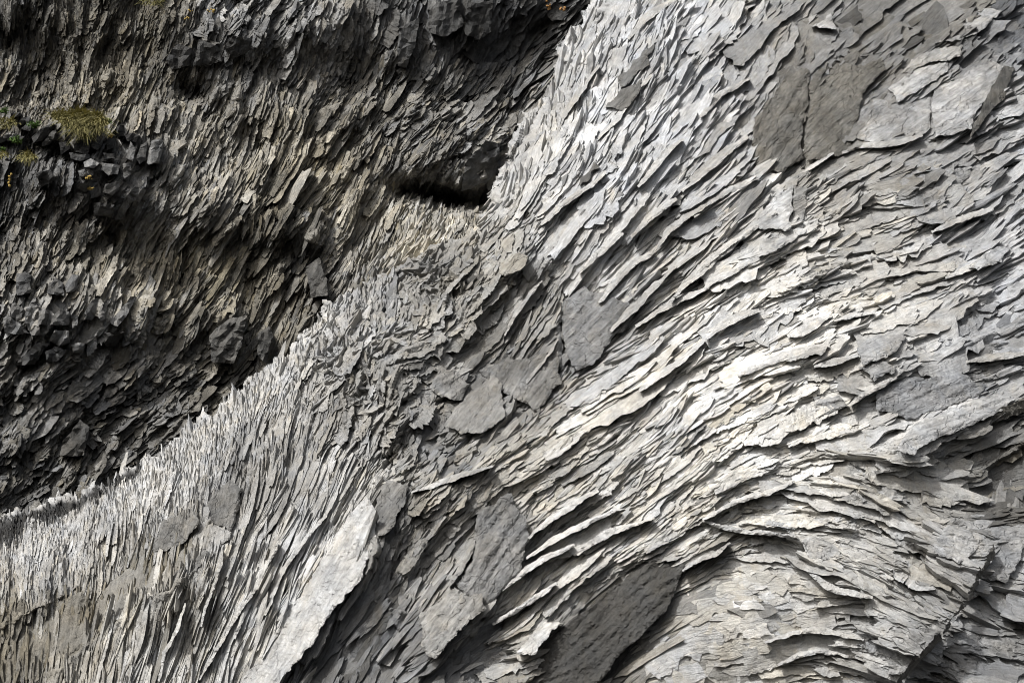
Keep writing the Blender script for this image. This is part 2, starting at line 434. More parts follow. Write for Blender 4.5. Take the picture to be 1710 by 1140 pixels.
REAR = [
    (40, 60, 86, 26, 6, .07, .075, .1, .8), (160, 40, 78, 18, 6, .09, .07, .25, 1), (250, 90, 72, 22, 6, .10, .09, .4, 1), (130, 120, 78, 18, 6, .09, .10, .3, 1), (200, 180, 70, 22, 6, .10, .15, .35, 1),
    (300, 190, 66, 24, 7, .11, .15, .3, 1), (60, 160, 70, 16, 7, .10, .12, .25, 1), (330, 130, 74, 40, 14, .07, .07, 0, .8), (400, 40, 60, 26, 16, .12, .15, -.1, 1.1), (500, 40, 62, 34, 12, .13, .16, -.05, 1.1),
    (430, 110, 76, 40, 14, .10, .09, 0, .9), (520, 120, 72, 36, 10, .10, .08, .1, 1), (450, 190, 64, 34, 8, .10, .16, .25, 1), (560, 60, 74, 44, 14, .13, .13, -.05, 1), (620, 90, 72, 40, 13, .12, .11, .05, 1),
    (700, 40, 80, 54, 18, .09, .075, -.2, .7), (800, 40, 74, 60, 20, .10, .06, -.25, .8), (760, 130, 66, 54, 13, .13, .12, 0, 1), (850, 120, 56, 50, 13, .12, .07, -.1, 1), (930, 60, 46, 60, 16, .12, .07, -.1, 1),
    (880, 180, 44, 56, 10, .10, .19, .15, 1), (700, 200, 40, 30, 12, .11, .09, .1, 1), (780, 230, 30, 34, 14, .10, .10, .05, 1), (620, 200, 62, 28, 9, .10, .11, .2, 1), (560, 170, 64, 26, 8, .10, .10, .2, 1),
    (370, 250, 60, 34, 8, .11, .19, .25, 1), (470, 260, 62, 40, 8, .11, .15, .45, 1), (560, 290, 60, 46, 9, .10, .14, .5, 1), (640, 290, 62, 44, 9, .11, .15, .15, 1), (700, 260, 62, 34, 10, .10, .10, .05, 1),
    (790, 280, 50, 26, 13, .10, .15, .05, 1), (740, 340, 66, 40, 9, .10, .12, .1, 1), (640, 370, 64, 50, 10, .11, .18, .2, 1), (560, 380, 62, 46, 10, .11, .19, .25, 1), (740, 380, 56, 40, 10, .09, .19, .25, 1),
    (690, 420, 50, 44, 13, .10, .22, .3, 1), (600, 450, 58, 54, 12, .12, .15, .1, 1.1), (330, 290, 70, 44, 10, .12, .18, .1, 1), (260, 250, 76, 50, 14, .10, .10, .05, .9), (420, 340, 60, 44, 9, .11, .11, .25, 1),
    (350, 350, 58, 46, 10, .12, .14, .15, 1), (280, 330, 55, 36, 14, .12, .15, .05, 1), (180, 300, 40, 30, 20, .10, .13, -.1, 1), (100, 290, 66, 34, 16, .10, .10, -.1, 1), (40, 330, 80, 30, 10, .10, .06, -.1, 1),
    (60, 400, 66, 30, 12, .11, .09, .1, 1), (150, 390, 62, 34, 16, .11, .11, .1, 1), (230, 400, 68, 44, 12, .10, .10, .25, 1), (480, 360, 64, 46, 9, .10, .10, .4, 1), (500, 420, 30, 40, 16, .08, .05, .05, .8),
    (110, 440, 64, 34, 9, .10, .17, .4, 1), (40, 450, 70, 30, 12, .10, .12, .3, 1), (190, 450, 68, 36, 9, .10, .17, .4, 1), (260, 450, 72, 60, 9, .10, .14, .45, 1), (330, 450, 66, 34, 8, .10, .11, .55, 1),
    (420, 470, 66, 34, 8, .09, .10, .55, 1), (500, 500, 66, 50, 8, .09, .09, .45, 1), (540, 470, 60, 30, 16, .08, .09, .0, .8), (40, 500, 70, 50, 22, .12, .14, -.05, 1), (120, 500, 76, 54, 24, .13, .17, -.05, 1.1),
    (190, 540, 70, 46, 20, .13, .18, 0, 1.1), (60, 560, 60, 44, 24, .12, .13, 0, 1.1), (260, 560, 70, 50, 16, .12, .14, .2, 1), (300, 540, 40, 34, 18, .11, .14, .2, 1), (380, 560, 70, 54, 26, .07, .11, .2, .8),
    (440, 580, 66, 54, 12, .10, .10, .2, 1), (100, 620, 40, 34, 22, .11, .10, .05, 1), (200, 640, 36, 34, 22, .11, .08, .05, 1), (300, 620, 50, 34, 20, .09, .07, .2, 1), (380, 640, 30, 22, 14, .09, .08, .2, 1),
    (60, 690, 50, 30, 20, .11, .075, .0, 1), (160, 690, 40, 30, 20, .11, .06, 0, 1), (260, 680, 40, 34, 20, .11, .06, 0, 1), (60, 760, 70, 34, 16, .11, .075, 0, 1), (140, 760, 66, 40, 20, .10, .10, .15, 1),
    (220, 740, 50, 30, 18, .10, .075, .1, 1), (40, 840, 40, 26, 16, .09, .06, 0, 1), (130, 810, 40, 26, 16, .09, .07, .1, 1), (600, 490, 50, 40, 12, .10, .09, 0, 1),
]
EDGE = [(-170, 930), (0, 873), (67, 853), (133, 836), (200, 802), (236, 782), (285, 755), (310, 725), (350, 700), (390, 670), (430, 640), (470, 610), (510, 570),
        (545, 520), (580, 500), (620, 485), (650, 472), (700, 440), (760, 405), (800, 398), (820, 350), (835, 320), (848, 280), (858, 250), (885, 215), (905, 185), (925, 160),
        (940, 120), (955, 70), (975, 35), (985, 0), (1010, -60), (1060, -170)]


def fields(tab, sigma):
    a = np.array(tab, float)
    ang = np.radians(a[:, 2])
    cols = np.column_stack([np.cos(ang), np.sin(ang), np.log(a[:, 3]), np.log(a[:, 4]), a[:, 5], np.log(a[:, 6]), a[:, 7], a[:, 8]])
    f = rbf(a[:, :2], cols, sigma)
    n = np.hypot(f[..., 0], f[..., 1]) + 1e-9
    return dict(ux=f[..., 0] / n, uy=-f[..., 1] / n, L=np.exp(f[..., 2]), W=np.exp(f[..., 3]), T=f[..., 4], alb=np.exp(f[..., 5]), warm=f[..., 6], tilt=f[..., 7])


def warp_dir(fl, seed, amp=0.35, cell=46):
    """small local swings of the bedding"""
    a = amp * (vnoise(cell, seed) + 0.5 * vnoise(cell / 2.3, seed + 1))
    c, s = np.cos(a), np.sin(a)
    fl["ux"], fl["uy"] = fl["ux"] * c - fl["uy"] * s, fl["ux"] * s + fl["uy"] * c


def lic(fl, cell, seed, steps, st=3.0):
    """noise drawn out along the bedding: the grain of the rock"""
    N = vnoise(cell, seed)
    acc = N.copy()
    for sg in (1, -1):
        x, y = XX.copy(), YY.copy()
        for k in range(steps):
            i = np.clip(((x - X0) / STEP + .5).astype(int), 0, GW - 1)
            j = np.clip(((y - Y0) / STEP + .5).astype(int), 0, GH - 1)
            x = x + sg * st * fl["ux"][j, i]
            y = y + sg * st * fl["uy"][j, i]
            i = np.clip(((x - X0) / STEP + .5).astype(int), 0, GW - 1)
            j = np.clip(((y - Y0) / STEP + .5).astype(int), 0, GH - 1)
            acc += N[j, i]
    return acc / acc.std()


def terrace(v, q=1.0):
    f = np.floor(v / q)
    r = v / q - f
    return (f + np.clip(r * 4 - 1.5, 0, 1)) * q


RY = (570.0 - YY) / FPX
RX = (XX - 855.0) / FPX


def surf(depth):
    return CAM + depth[..., None] * (RX[..., None] * RIGHT + RY[..., None] * UP + FWD)


def pos(px, py, depth):
    px, py, depth = np.asarray(px, float), np.asarray(py, float), np.asarray(depth, float)
    return CAM + depth[..., None] * (((px - 855) / FPX)[..., None] * RIGHT + ((570 - py) / FPX)[..., None] * UP + FWD)


def bump_g(x, y, sx, sy, rot, h):
    c, s = math.cos(math.radians(rot)), math.sin(math.radians(rot))
    dx, dy = XX - x, YY - y
    u, v = dx * c - dy * s, dx * s + dy * c
    return h * np.exp(-(u / sx) ** 2 - (v / sy) ** 2)


def step_edge(poly, h, decay):
    """a ledge: rock on the left of the walked line (as seen) stands proud by h and fades back over decay px"""
    d, t, L = seg_dist(poly)
    d = -d
    endf = np.clip(t / 30, 0, 1) * np.clip((L - t) / 30, 0, 1)
    return h * endf * np.clip((d + 2) / 4, 0, 1) * np.exp(-np.maximum(d, 0) / decay)


FF = fields(FRONT, 48)
warp_dir(FF, 201, 0.13 + .75 * np.exp(-((XX - 640) / 110) ** 2 - ((YY - 640) / 110) ** 2) + .45 * np.exp(-((XX - 730) / 110) ** 2 - ((YY - 480) / 60) ** 2) + .18 * np.exp(-((XX - 1400) / 300) ** 2 - ((YY - 950) / 200) ** 2), 60)
FR = fields(REAR, 46)
FR["alb"] = FR["alb"] * 2.2 * (1 + .35 * np.exp(-((XX - 180) / 230) ** 2 - ((YY - 700) / 130) ** 2)) * (1 + .2 * np.exp(-((XX - 730) / 110) ** 2 - ((YY - 420) / 50) ** 2))
FR["warm"] = np.clip(FR["warm"] * 1.2 + .06, -1, 1)
warp_dir(FR, 211, 0.20, 44)

s_edge, _, _ = seg_dist(EDGE)      # + to the lower right: the pale cliff
s_edge = s_edge + 8 * terrace(vnoise(34, 78), .5) + 4 * vnoise(12, 79)
fine_ = np.clip((760 - XX) / 160, 0, 1)
FF["W"] = FF["W"] * (1 - .22 * fine_) * (1 - .22 * fine_ * np.exp(-(np.maximum(s_edge, 0) / 90) ** 2))
FF["L"] = FF["L"] * (1 - .15 * np.exp(-((XX - 1380) / 260) ** 2 - ((YY - 930) / 180) ** 2))
FF["W"] = FF["W"] * (1 - .12 * np.clip((XX - 760) / 100, 0, 1))
FR["W"] = FR["W"] * .88

# ---- zones of bare rock on the pale cliff: polygon, albedo, warm, leaf density, recess (m)
BARE = [
    ([(440, 1150), (530, 1035), (570, 1000), (600, 985), (640, 1012), (690, 1032), (702, 1080), (722, 1122), (770, 1062), (810, 1060), (822, 1090), (828, 1150)], .17, -.15, .5, .12),
    ([(630, 905), (645, 850), (665, 800), (700, 800), (690, 850), (668, 900), (650, 960), (690, 1020), (640, 1010), (606, 985), (632, 950)], .24, 0, .35, .25),
    ([(880, 1150), (900, 1095), (945, 1040), (1012, 985), (1090, 937), (1145, 935), (1150, 960), (1105, 1030), (1055, 1100), (1030, 1150)], .10, .12, .3, .12),
    ([(797, 857), (853, 823), (880, 870), (884, 900), (870, 948), (838, 990), (805, 1012), (783, 994), (762, 972), (790, 935), (794, 890)], .30, .02, .15, .12),
    ([(740, 722), (770, 660), (830, 615), (920, 590), (938, 640), (905, 695), (880, 712), (836, 718), (770, 735)], .30, .03, .35, .25),
    ([(930, 508), (968, 470), (1020, 480), (1070, 510), (1050, 560), (1013, 590), (985, 640), (960, 650), (940, 600)], .27, -.12, .3, .3),
    ([(1258, 198), (1284, 165), (1312, 126), (1340, 113), (1393, 100), (1434, 110), (1480, 96), (1480, 118), (1440, 158), (1430, 200), (1426, 232), (1402, 260), (1354, 268), (1306, 288), (1264, 294), (1254, 252)], .20, .22, .12, .12),
    ([(1436, 180), (1466, 166), (1510, 170), (1556, 150), (1560, 210), (1533, 232), (1460, 240), (1430, 230)], .36, -.05, .3, .1),
    ([(1463, 663), (1506, 632), (1600, 624), (1646, 642), (1632, 664), (1540, 690), (1516, 700), (1466, 686)], .36, -.35, .08, .18),
    ([(1600, 830), (1640, 790), (1720, 740), (1760, 760), (1760, 880), (1700, 880), (1640, 862)], .14, .08, .5, .3),
    ([(345, 840), (348, 862), (386, 886), (395, 880), (410, 800), (430, 745), (482, 712), (470, 690), (420, 720), (380, 770)], .30, .05, .3, .2),
    ([(238, 918), (320, 880), (340, 866), (326, 900), (296, 945), (256, 918)], .28, .1, .3, .2),
    ([(-150, 1080), (0, 1062), (80, 1012), (132, 985), (160, 990), (240, 920), (330, 905), (300, 965), (230, 1010), (150, 1072), (92, 1112), (20, 1160), (-150, 1180)], .22, .55, .35, .2),
    ([(690, 700), (720, 690), (740, 740), (790, 790), (760, 812), (700, 780), (692, 740)], .30, -.1, .3, .2),
    ([(1390, 10), (1500, -20), (1640, -20), (1640, 30), (1560, 60), (1500, 66), (1470, 40), (1420, 70)], .20, .2, .5, .1),
    ([(1640, 0), (1760, -40), (1760, 110), (1690, 100), (1660, 60)], .12, -.5, .4, .3),
    ([(1060, 1150), (1110, 1060), (1150, 1000), (1240, 930), (1400, 935), (1390, 985), (1310, 1040), (1290, 1150)], .52, .1, .95, .0),
    ([(1000, 420), (1040, 440), (1040, 480), (960, 500), (935, 480), (950, 430)], .56, -.1, .5, .05),
]
fz_alb = np.log(FF["alb"])
fz_den = np.ones_like(XX)
fz_flat = np.zeros_like(XX)
recess = np.zeros_like(XX)
for poly, al, wm, den, rc in BARE:
    m = poly_mask(poly, 2)
    ma = np.maximum(m, blur(m, 12))
    fz_alb = fz_alb * (1 - ma) + math.log(al) * ma
    FF["warm"] = FF["warm"] * (1 - m) + wm * m
    fz_den = fz_den * (1 - m) + den * m
    fz_flat = np.maximum(fz_flat, m)
    recess = np.maximum(recess, m * rc)
FF["alb"] = np.exp(fz_alb)

mfoot = poly_mask([(1050, 1160), (1110, 1055), (1150, 1000), (1230, 945), (1400, 940), (1390, 990), (1320, 1050), (1310, 1160)], 6)
RUB = np.clip(np.exp(-((XX - 640) / 95) ** 2 - ((YY - 660) / 110) ** 2) + np.exp(-((XX - 740) / 90) ** 2 - ((YY - 480) / 60) ** 2) + .8 * np.exp(-((XX - 560) / 60) ** 2 - ((YY - 590) / 60) ** 2), 0, 1)
FF["W"] = FF["W"] * (1 + .75 * RUB)
FF["L"] = FF["L"] * (1 - .12 * RUB)
FF["T"] = FF["T"] * (1 + .8 * RUB)
FF["tilt"] = FF["tilt"] * (1 + .9 * RUB)
FF["W"] = FF["W"] * (1 + .8 * mfoot) * (1 + .3 * np.clip((XX - 1420) / 120, 0, 1))
FF["L"] = FF["L"] * (1 + .3 * mfoot)
FF["T"] = FF["T"] * (1 - .55 * mfoot)
FF["tilt"] = FF["tilt"] * (1 - .5 * mfoot)
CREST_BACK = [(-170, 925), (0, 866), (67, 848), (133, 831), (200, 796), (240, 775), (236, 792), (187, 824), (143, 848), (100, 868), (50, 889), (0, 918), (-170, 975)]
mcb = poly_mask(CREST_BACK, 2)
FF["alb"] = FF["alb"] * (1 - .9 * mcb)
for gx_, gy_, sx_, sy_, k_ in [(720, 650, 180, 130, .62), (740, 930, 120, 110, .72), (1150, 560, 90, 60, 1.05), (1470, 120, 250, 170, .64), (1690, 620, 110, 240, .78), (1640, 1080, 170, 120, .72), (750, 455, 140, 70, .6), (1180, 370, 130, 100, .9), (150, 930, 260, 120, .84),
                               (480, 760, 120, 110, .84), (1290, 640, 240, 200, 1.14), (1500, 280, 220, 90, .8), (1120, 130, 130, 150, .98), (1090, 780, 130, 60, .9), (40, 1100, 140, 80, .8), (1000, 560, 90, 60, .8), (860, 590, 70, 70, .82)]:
    FF["alb"] = FF["alb"] * (1 + (k_ - 1) * np.exp(-((XX - gx_) / sx_) ** 2 - ((YY - gy_) / sy_) ** 2))  # rock zones differ in tone; the corner ones also have vignette darkening painted in

# ---- depth of the pale cliff (metres in front of the lens)
thF = math.radians(18 + 18)
dF = 33.0 / (1 - RY * math.tan(thF)) + (XX - 1100) * -0.0012
se = np.maximum(s_edge, -46)
dF += 1.7 * np.exp(-se / 60)
for g in [(1300, 640, 330, 240, 20, .9), (640, 930, 130, 60, 60, .6), (850, 620, 130, 120, 30, -.9), (1000, 560, 60, 90, 40, -.6), (760, 820, 170, 50, 25, .5), (1050, 1040, 170, 60, 45, -.05),
          (640, 1080, 120, 80, 50, -.2), (1400, 880, 220, 130, -10, .5), (1200, 1030, 130, 100, 0, .55), (1330, 1040, 110, 80, 0, .25), (1340, 180, 110, 90, 40, -.4), (1120, 130, 150, 220, -30, .5), (1650, 860, 120, 90, 30, -.1), (870, 430, 90, 50, 20, .5), (250, 980, 160, 60, 30, .3)]:
    dF -= bump_g(*g)
STEPS_F = [
    ([(1060, 420), (1120, 380), (1200, 330), (1262, 270)], .28, 60), ([(1110, 470), (1200, 440), (1290, 405), (1345, 380)], .35, 70), ([(1040, 390), (1075, 350), (1110, 310)], .3, 50),
    ([(1180, 575), (1190, 560), (1240, 520), (1330, 480), (1400, 450)], .25, 60), ([(1050, 640), (1160, 600), (1180, 578)], .2, 50), ([(1240, 625), (1320, 600), (1385, 585)], .22, 50),
    ([(1110, 870), (1160, 850), (1210, 820), (1300, 760), (1350, 720)], .25, 60), ([(1050, 960), (1100, 905), (1180, 900), (1240, 880), (1300, 890)], .1, 50),
    ([(1500, 1150), (1527, 1112), (1593, 1045), (1620, 985), (1660, 913), (1664, 885)], .45, 110), ([(1440, 640), (1505, 630), (1560, 600)], .15, 40), ([(1420, 700), (1500, 660)], .15, 40),
    ([(1470, 800), (1520, 760), (1640, 720), (1720, 690)], .3, 60), ([(1400, 255), (1440, 247), (1500, 235), (1540, 228)], .3, 40), ([(1250, 350), (1230, 270), (1262, 210)], -.15, 40),
    ([(640, 1020), (700, 1085), (724, 1122), (770, 1064), (812, 1060)], .3, 60), ([(600, 985), (632, 920), (636, 870)], .35, 60), ([(345, 868), (386, 886), (400, 860)], .3, 70),
    ([(80, 1116), (130, 1076), (230, 1010), (330, 950), (400, 880)], -.35, 60), ([(-20, 1060), (80, 1010), (140, 978)], .2, 60), ([(700, 770), (690, 850), (650, 960)], -.2, 40),
    ([(890, 1140), (910, 1060), (960, 1000), (1060, 940), (1130, 930)], .22, 60), ([(740, 725), (830, 715), (900, 700), (1000, 640)], -.3, 70), ([(950, 620), (940, 560), (935, 500)], .4, 60),
    ([(1640, 225), (1660, 170), (1690, 110)], -.5, 40), ([(1330, 385), (1335, 330), (1310, 300)], -.15, 30), ([(860, 560), (930, 470), (935, 420)], .15, 40),
    ([(1290, 960), (1350, 985), (1450, 995), (1500, 1000)], .25, 40), ([(1300, 1110), (1290, 1070), (1320, 1050)], .2, 40), ([(1370, 870), (1460, 900), (1520, 930)], .22, 40),
]
for p, h, dec in STEPS_F:
    dF -= step_edge(p, abs(h), dec) if h > 0 else step_edge(p[::-1], -h, dec)
dF += recess
flatk = 1 - 0.8 * np.maximum(fz_flat, mfoot)
dF -= 0.35 * vnoise(150, 301) + 0.2 * vnoise(70, 302)
dF_smooth = blur(dF, 14)
GF1 = lic(FF, 4, 313, 9, 2.0)
GF3 = lic(FF, 7, 314, 26)
tF = lic(FF, 16, 311, 22)
tF2 = lic(FF, 8, 312, 14)
dF -= flatk * (0.11 * terrace(tF, .8) * np.clip(FF["T"] / .1, .5, 1.3) + 0.045 * terrace(tF2, .7))
dF -= 0.012 * GF1 * (0.6 + 0.4 * flatk)
dF_flake = dF_smooth - flatk * 0.09 * terrace(blur(tF, 3), .8)

# ---- depth of the dark wall behind
thR = math.radians(18 - 3)
dR = (39.6 + 0.004 * (XX - 100)) / (1 - RY * math.tan(thR))
for g in [(860, 90, 90, 50, 30, -.9), (760, 332, 85, 20, -12, -1.5), (500, 425, 70, 26, -12, -.6), (315, 155, 24, 14, 0, -1.6), (200, 680, 300, 40, 30, -.3), (120, 520, 160, 60, 0, .5), (200, 320, 200, 50, -10, .7),
          (780, 260, 70, 40, 0, .6), (450, 40, 160, 60, -10, .6), (380, 560, 60, 60, 0, .4), (560, 120, 160, 40, -10, -.6), (120, 120, 220, 80, 0, -.9), (540, 460, 40, 40, 0, .5)]:
    dR -= bump_g(*g)
STEPS_R = [
    ([(-20, 262), (60, 266), (150, 262), (250, 262)], -.5, 40), ([(640, 70), (720, 78), (800, 90), (880, 100)], .5, 60), ([(600, 90), (660, 120), (760, 150), (880, 130)], .4, 40), ([(655, 318), (720, 312), (770, 332), (828, 334)], 2.0, 45),
    ([(600, 170), (700, 175), (790, 200), (850, 230)], .5, 40), ([(90, 405), (200, 390), (330, 400), (420, 380)], .35, 40), ([(-20, 575), (60, 570), (140, 568), (200, 580), (260, 560)], .6, 60),
    ([(310, 65), (380, 80), (460, 100), (570, 90)], .5, 60), ([(330, 600), (420, 610), (450, 560)], .3, 40), ([(430, 400), (500, 400), (560, 420)], .5, 40), ([(0, 680), (120, 690), (250, 700), (330, 690)], .4, 50), ([(300, 170), (340, 178), (420, 160)], .4, 40),
    ([(360, 310), (420, 360), (500, 400)], .3, 60), ([(60, 800), (150, 790), (230, 760)], .35, 50)]
for p, h, dec in STEPS_R:
    h *= .42
    dR -= step_edge(p, abs(h), dec) if h > 0 else step_edge(p[::-1], -h, dec)
dR -= 0.3 * vnoise(130, 401) + 0.18 * vnoise(56, 402) + 0.12 * vnoise(26, 403)
dR -= bump_g(740, 440, 150, 60, 30, 4.2)
dR += 1.9 * poly_mask([(655, 318), (700, 300), (760, 318), (832, 300), (836, 350), (806, 356), (760, 345), (700, 326)], 4)
dR_smooth = blur(dR, 10)
GR1 = lic(FR, 4, 413, 5, 2.0)
GR3 = lic(FR, 7, 414, 10)
tR = lic(FR, 15, 411, 9)
tR2 = lic(FR, 8, 412, 6)
dR -= 0.17 * terrace(tR, .8) + 0.08 * terrace(tR2, .7) + 0.02 * GR1
dR_flake = dR_smooth - 0.14 * terrace(blur(tR, 3), .8)


def tone(alb, warm):
    """rock colour from albedo and warmth"""
    alb, warm = np.asarray(alb, float)[..., None], np.asarray(warm, float)[..., None]
    neutral = np.array([1.0, 0.997, 0.982])
    wv = np.where(warm > 0, neutral * (1 - warm) + np.array([1.16, 1.0, 0.66]) * warm, neutral * (1 + warm) + np.array([0.90, 0.98, 1.13]) * -warm)
    return alb * wv


def base_mesh(name, depth, keep, alb, warm, mat, parent, sub=1):
    D = depth[::sub, ::sub]
    P = surf(depth)[::sub, ::sub]
    h, ww = D.shape
    K = keep[::sub, ::sub]
    idx = np.arange(h * ww).reshape(h, ww)
    q = np.stack([idx[:-1, :-1], idx[1:, :-1], idx[1:, 1:], idx[:-1, 1:]], -1).reshape(-1, 4)
    kk = (K[:-1, :-1] & K[1:, :-1] & K[1:, 1:] & K[:-1, 1:]).ravel()
    q = q[kk]
    used = np.unique(q)
    remap = np.full(h * ww, -1, np.int32)
    remap[used] = np.arange(len(used))
    col = tone(alb, warm)[::sub, ::sub].reshape(-1, 3)[used]
    v = P.reshape(-1, 3)[used]
    return mesh_obj(name, v, remap[q], mat, parent, col, st=v * 0.6, smooth=False)


# ------------------------------------------------------------------ leaves of rock
def flakes(name, x, y, L, W, fl, depth, sm, T, tilt, alb, warm, mat, parent, nu=7, nv=4, seed=0, out=0.0, jagend=0.25, steep=0.46):
    """many thin split plates as one surface layer; each a closed-sided plate with its own outline, tilt and colour"""
    r = np.random.default_rng(seed)
    n = len(x)
    if n == 0:
        return None
    ux, uy = samp(fl["ux"], x, y), samp(fl["uy"], x, y)
    nn = np.hypot(ux, uy)
    ux, uy = ux / nn, uy / nn
    rot = r.normal(0, 0.10, n) * (1 + (0 if fl is FR else 4.5) * samp(RUB, x, y))
    ux, uy = ux * np.cos(rot) - uy * np.sin(rot), ux * np.sin(rot) + uy * np.cos(rot)
    d0 = samp(depth, x, y) if depth.ndim == 2 else depth
    e = 7.0
    Pa, Pb = pos(x + e * ux, y + e * uy, samp(sm, x + e * ux, y + e * uy)), pos(x - e * ux, y - e * uy, samp(sm, x - e * ux, y - e * uy))
    bx, by = -uy, ux            # image direction to the lower right of the bedding
    Pc, Pd = pos(x + e * bx, y + e * by, samp(sm, x + e * bx, y + e * by)), pos(x - e * bx, y - e * by, samp(sm, x - e * bx, y - e * by))
    t = Pa - Pb
    t /= np.linalg.norm(t, axis=1)[:, None]
    b = Pc - Pd
    nrm = np.cross(t, b)
    nrm /= np.linalg.norm(nrm, axis=1)[:, None]
    P0 = pos(x, y, d0)
    flip = np.einsum('ij,ij->i', nrm, CAM - P0) < 0
    nrm[flip] *= -1
    # keep plates from turning edge-on at the crest
    view = CAM - P0
    view /= np.linalg.norm(view, axis=1)[:, None]
    nrm = nrm * 0.8 + view * 0.35
    nrm /= np.linalg.norm(nrm, axis=1)[:, None]
    t -= nrm * np.einsum('ij,ij->i', t, nrm)[:, None]
    t /= np.linalg.norm(t, axis=1)[:, None]
    b2 = np.cross(nrm, t)
    sgn = np.sign(np.einsum('ij,ij->i', b2, b))
    b = b2 * sgn[:, None]
    mpp = d0 / FPX
    Lm, Wm = L * mpp, W * mpp
    a = np.linspace(-1, 1, nu)[None, :, None] + r.normal(0, 0.35 / nu, (n, nu, nv)) * np.ones((1, 1, 1))
    c = np.linspace(-1, 1, nv)[None, None, :] + r.normal(0, 0.22 / nv, (n, nu, nv))
    aa = np.linspace(-1, 1, nu)[None, :]
    # width profile: each long side its own line, each end blunt or pointed
    ta, tb = r.uniform(0.15, 1.0, (n, 1)), r.uniform(0.1, 0.9, (n, 1))
    bl = (np.ones(n, bool) if fl is FR else (x > 1320) | (samp(RUB, x, y) > .4))[:, None]          # blunt broken ends
    ta, tb = np.where(bl, .45 + .55 * ta, ta), np.where(bl, .35 + .6 * tb, tb)
    pw = r.uniform(1.3, 4.0, (n, 1))
    prof = np.where(aa > 0, 1 - (1 - ta) * np.abs(aa) ** pw, 1 - (1 - tb) * np.abs(aa) ** pw)
    lo = prof * (1 + r.normal(0, 0.10, (n, nu)))
    hi = prof * (1 + r.normal(0, 0.10, (n, nu)))
    half = np.where(c > 0, lo[:, :, None], hi[:, :, None])
    slant = r.normal(0, 0.5, (n, 1, 1))
    endj = r.normal(0, jagend, (n, 2, nv))
    wgt = np.clip((np.abs(aa) - 0.55) / 0.45, 0, 1)[:, :, None]
    a = a + wgt * np.where(aa[:, :, None] > 0, endj[:, :1, :], endj[:, 1:, :]) * 0.5
    along = a * (Lm / 2)[:, None, None] + slant * c * (Wm / 2)[:, None, None]
    bow = r.normal(0, 0.09, (n, 1, 1)) * (a ** 2 - .4) * Wm[:, None, None]
    across = c * half * (Wm / 2)[:, None, None] + bow
    Tm = T[:, None, None]
    rise = np.minimum(T * 0.7, steep * Wm / 2)[:, None, None]
    ht = Tm * 0.15 + rise * tilt[:, None, None] * c + Tm * r.normal(0, .16, (n, 1, 1)) + out
    ht = ht + r.normal(0, 0.06, (n, nu, nv)) * np.minimum(Tm, Wm[:, None, None] * .5)
    ht = ht + (Lm[:, None, None] * 0.022) * r.normal(0, 1, (n, 1, 1)) * a           # pitched along its length
    ht = ht - Lm[:, None, None] * 0.02 * np.abs(r.normal(0, 1, (n, 1, 1))) * a ** 2
    k1, k2, k3 = r.normal(0, .5, (n, 1, 1)), r.normal(0.2, 1, (n, 1, 1)), r.normal(0, .4, (n, 1, 1))
    ht = ht + Tm * 0.35 * (k1 * a + k2 * c + k3 > 0)
    P = P0[:, None, None, :] + along[..., None] * t[:, None, None, :] + across[..., None] * b[:, None, None, :] + ht[..., None] * nrm[:, None, None, :]
    top = P.reshape(n, nu * nv, 3)
    # perimeter
    id2 = np.arange(nu * nv).reshape(nu, nv)
    per = np.concatenate([id2[:-1, 0], id2[-1, :-1], id2[:0:-1, -1], id2[0, :0:-1]])
    m = len(per)
    thick = T[:, None] * 1.6 + 0.06
    ringdir = nrm[:, None, :]
    cen = top.mean(1, keepdims=True)
    under = r.uniform(0.0, 0.30, (n, m))
    ring = top[:, per] - ringdir * (thick * (1 + r.normal(0, .1, (n, m))))[..., None] + (cen - top[:, per]) * under[..., None] * 0.6
    V = np.concatenate([top, ring], 1).reshape(-1, 3)
    nvx = nu * nv + m
    q = np.stack([id2[:-1, :-1], id2[1:, :-1], id2[1:, 1:], id2[:-1, 1:]], -1).reshape(-1, 4)
    k = np.arange(m)
    k2_ = (k + 1) % m
    sk = np.stack([per[k2_], per[k], nu * nv + k, nu * nv + k2_], -1)
    tmpl = np.concatenate([q, sk])
    F = (tmpl[None] + (np.arange(n) * nvx)[:, None, None]).reshape(-1, 4)
    # winding: make tops face out
    fl_t = np.einsum('ij,ij->i', np.cross(t, b), nrm) < 0
    Fr = F.reshape(n, -1, 4)
    Fr[fl_t] = Fr[fl_t][:, :, ::-1]
    F = Fr.reshape(-1, 4)
    col = tone(alb, warm)
    colv = np.repeat(col, nvx, 0)
    off = r.uniform(0, 60, (n, 1, 2))
    st_top = np.concatenate([along.reshape(n, -1, 1) + off[..., :1], across.reshape(n, -1, 1) + off[..., 1:], np.zeros((n, nu * nv, 1))], -1)
    st_ring = st_top[:, per].copy()
    st_ring[..., 1] += 0.25
    st = np.concatenate([st_top, st_ring], 1).reshape(-1, 3)
    return V, F, colv, st


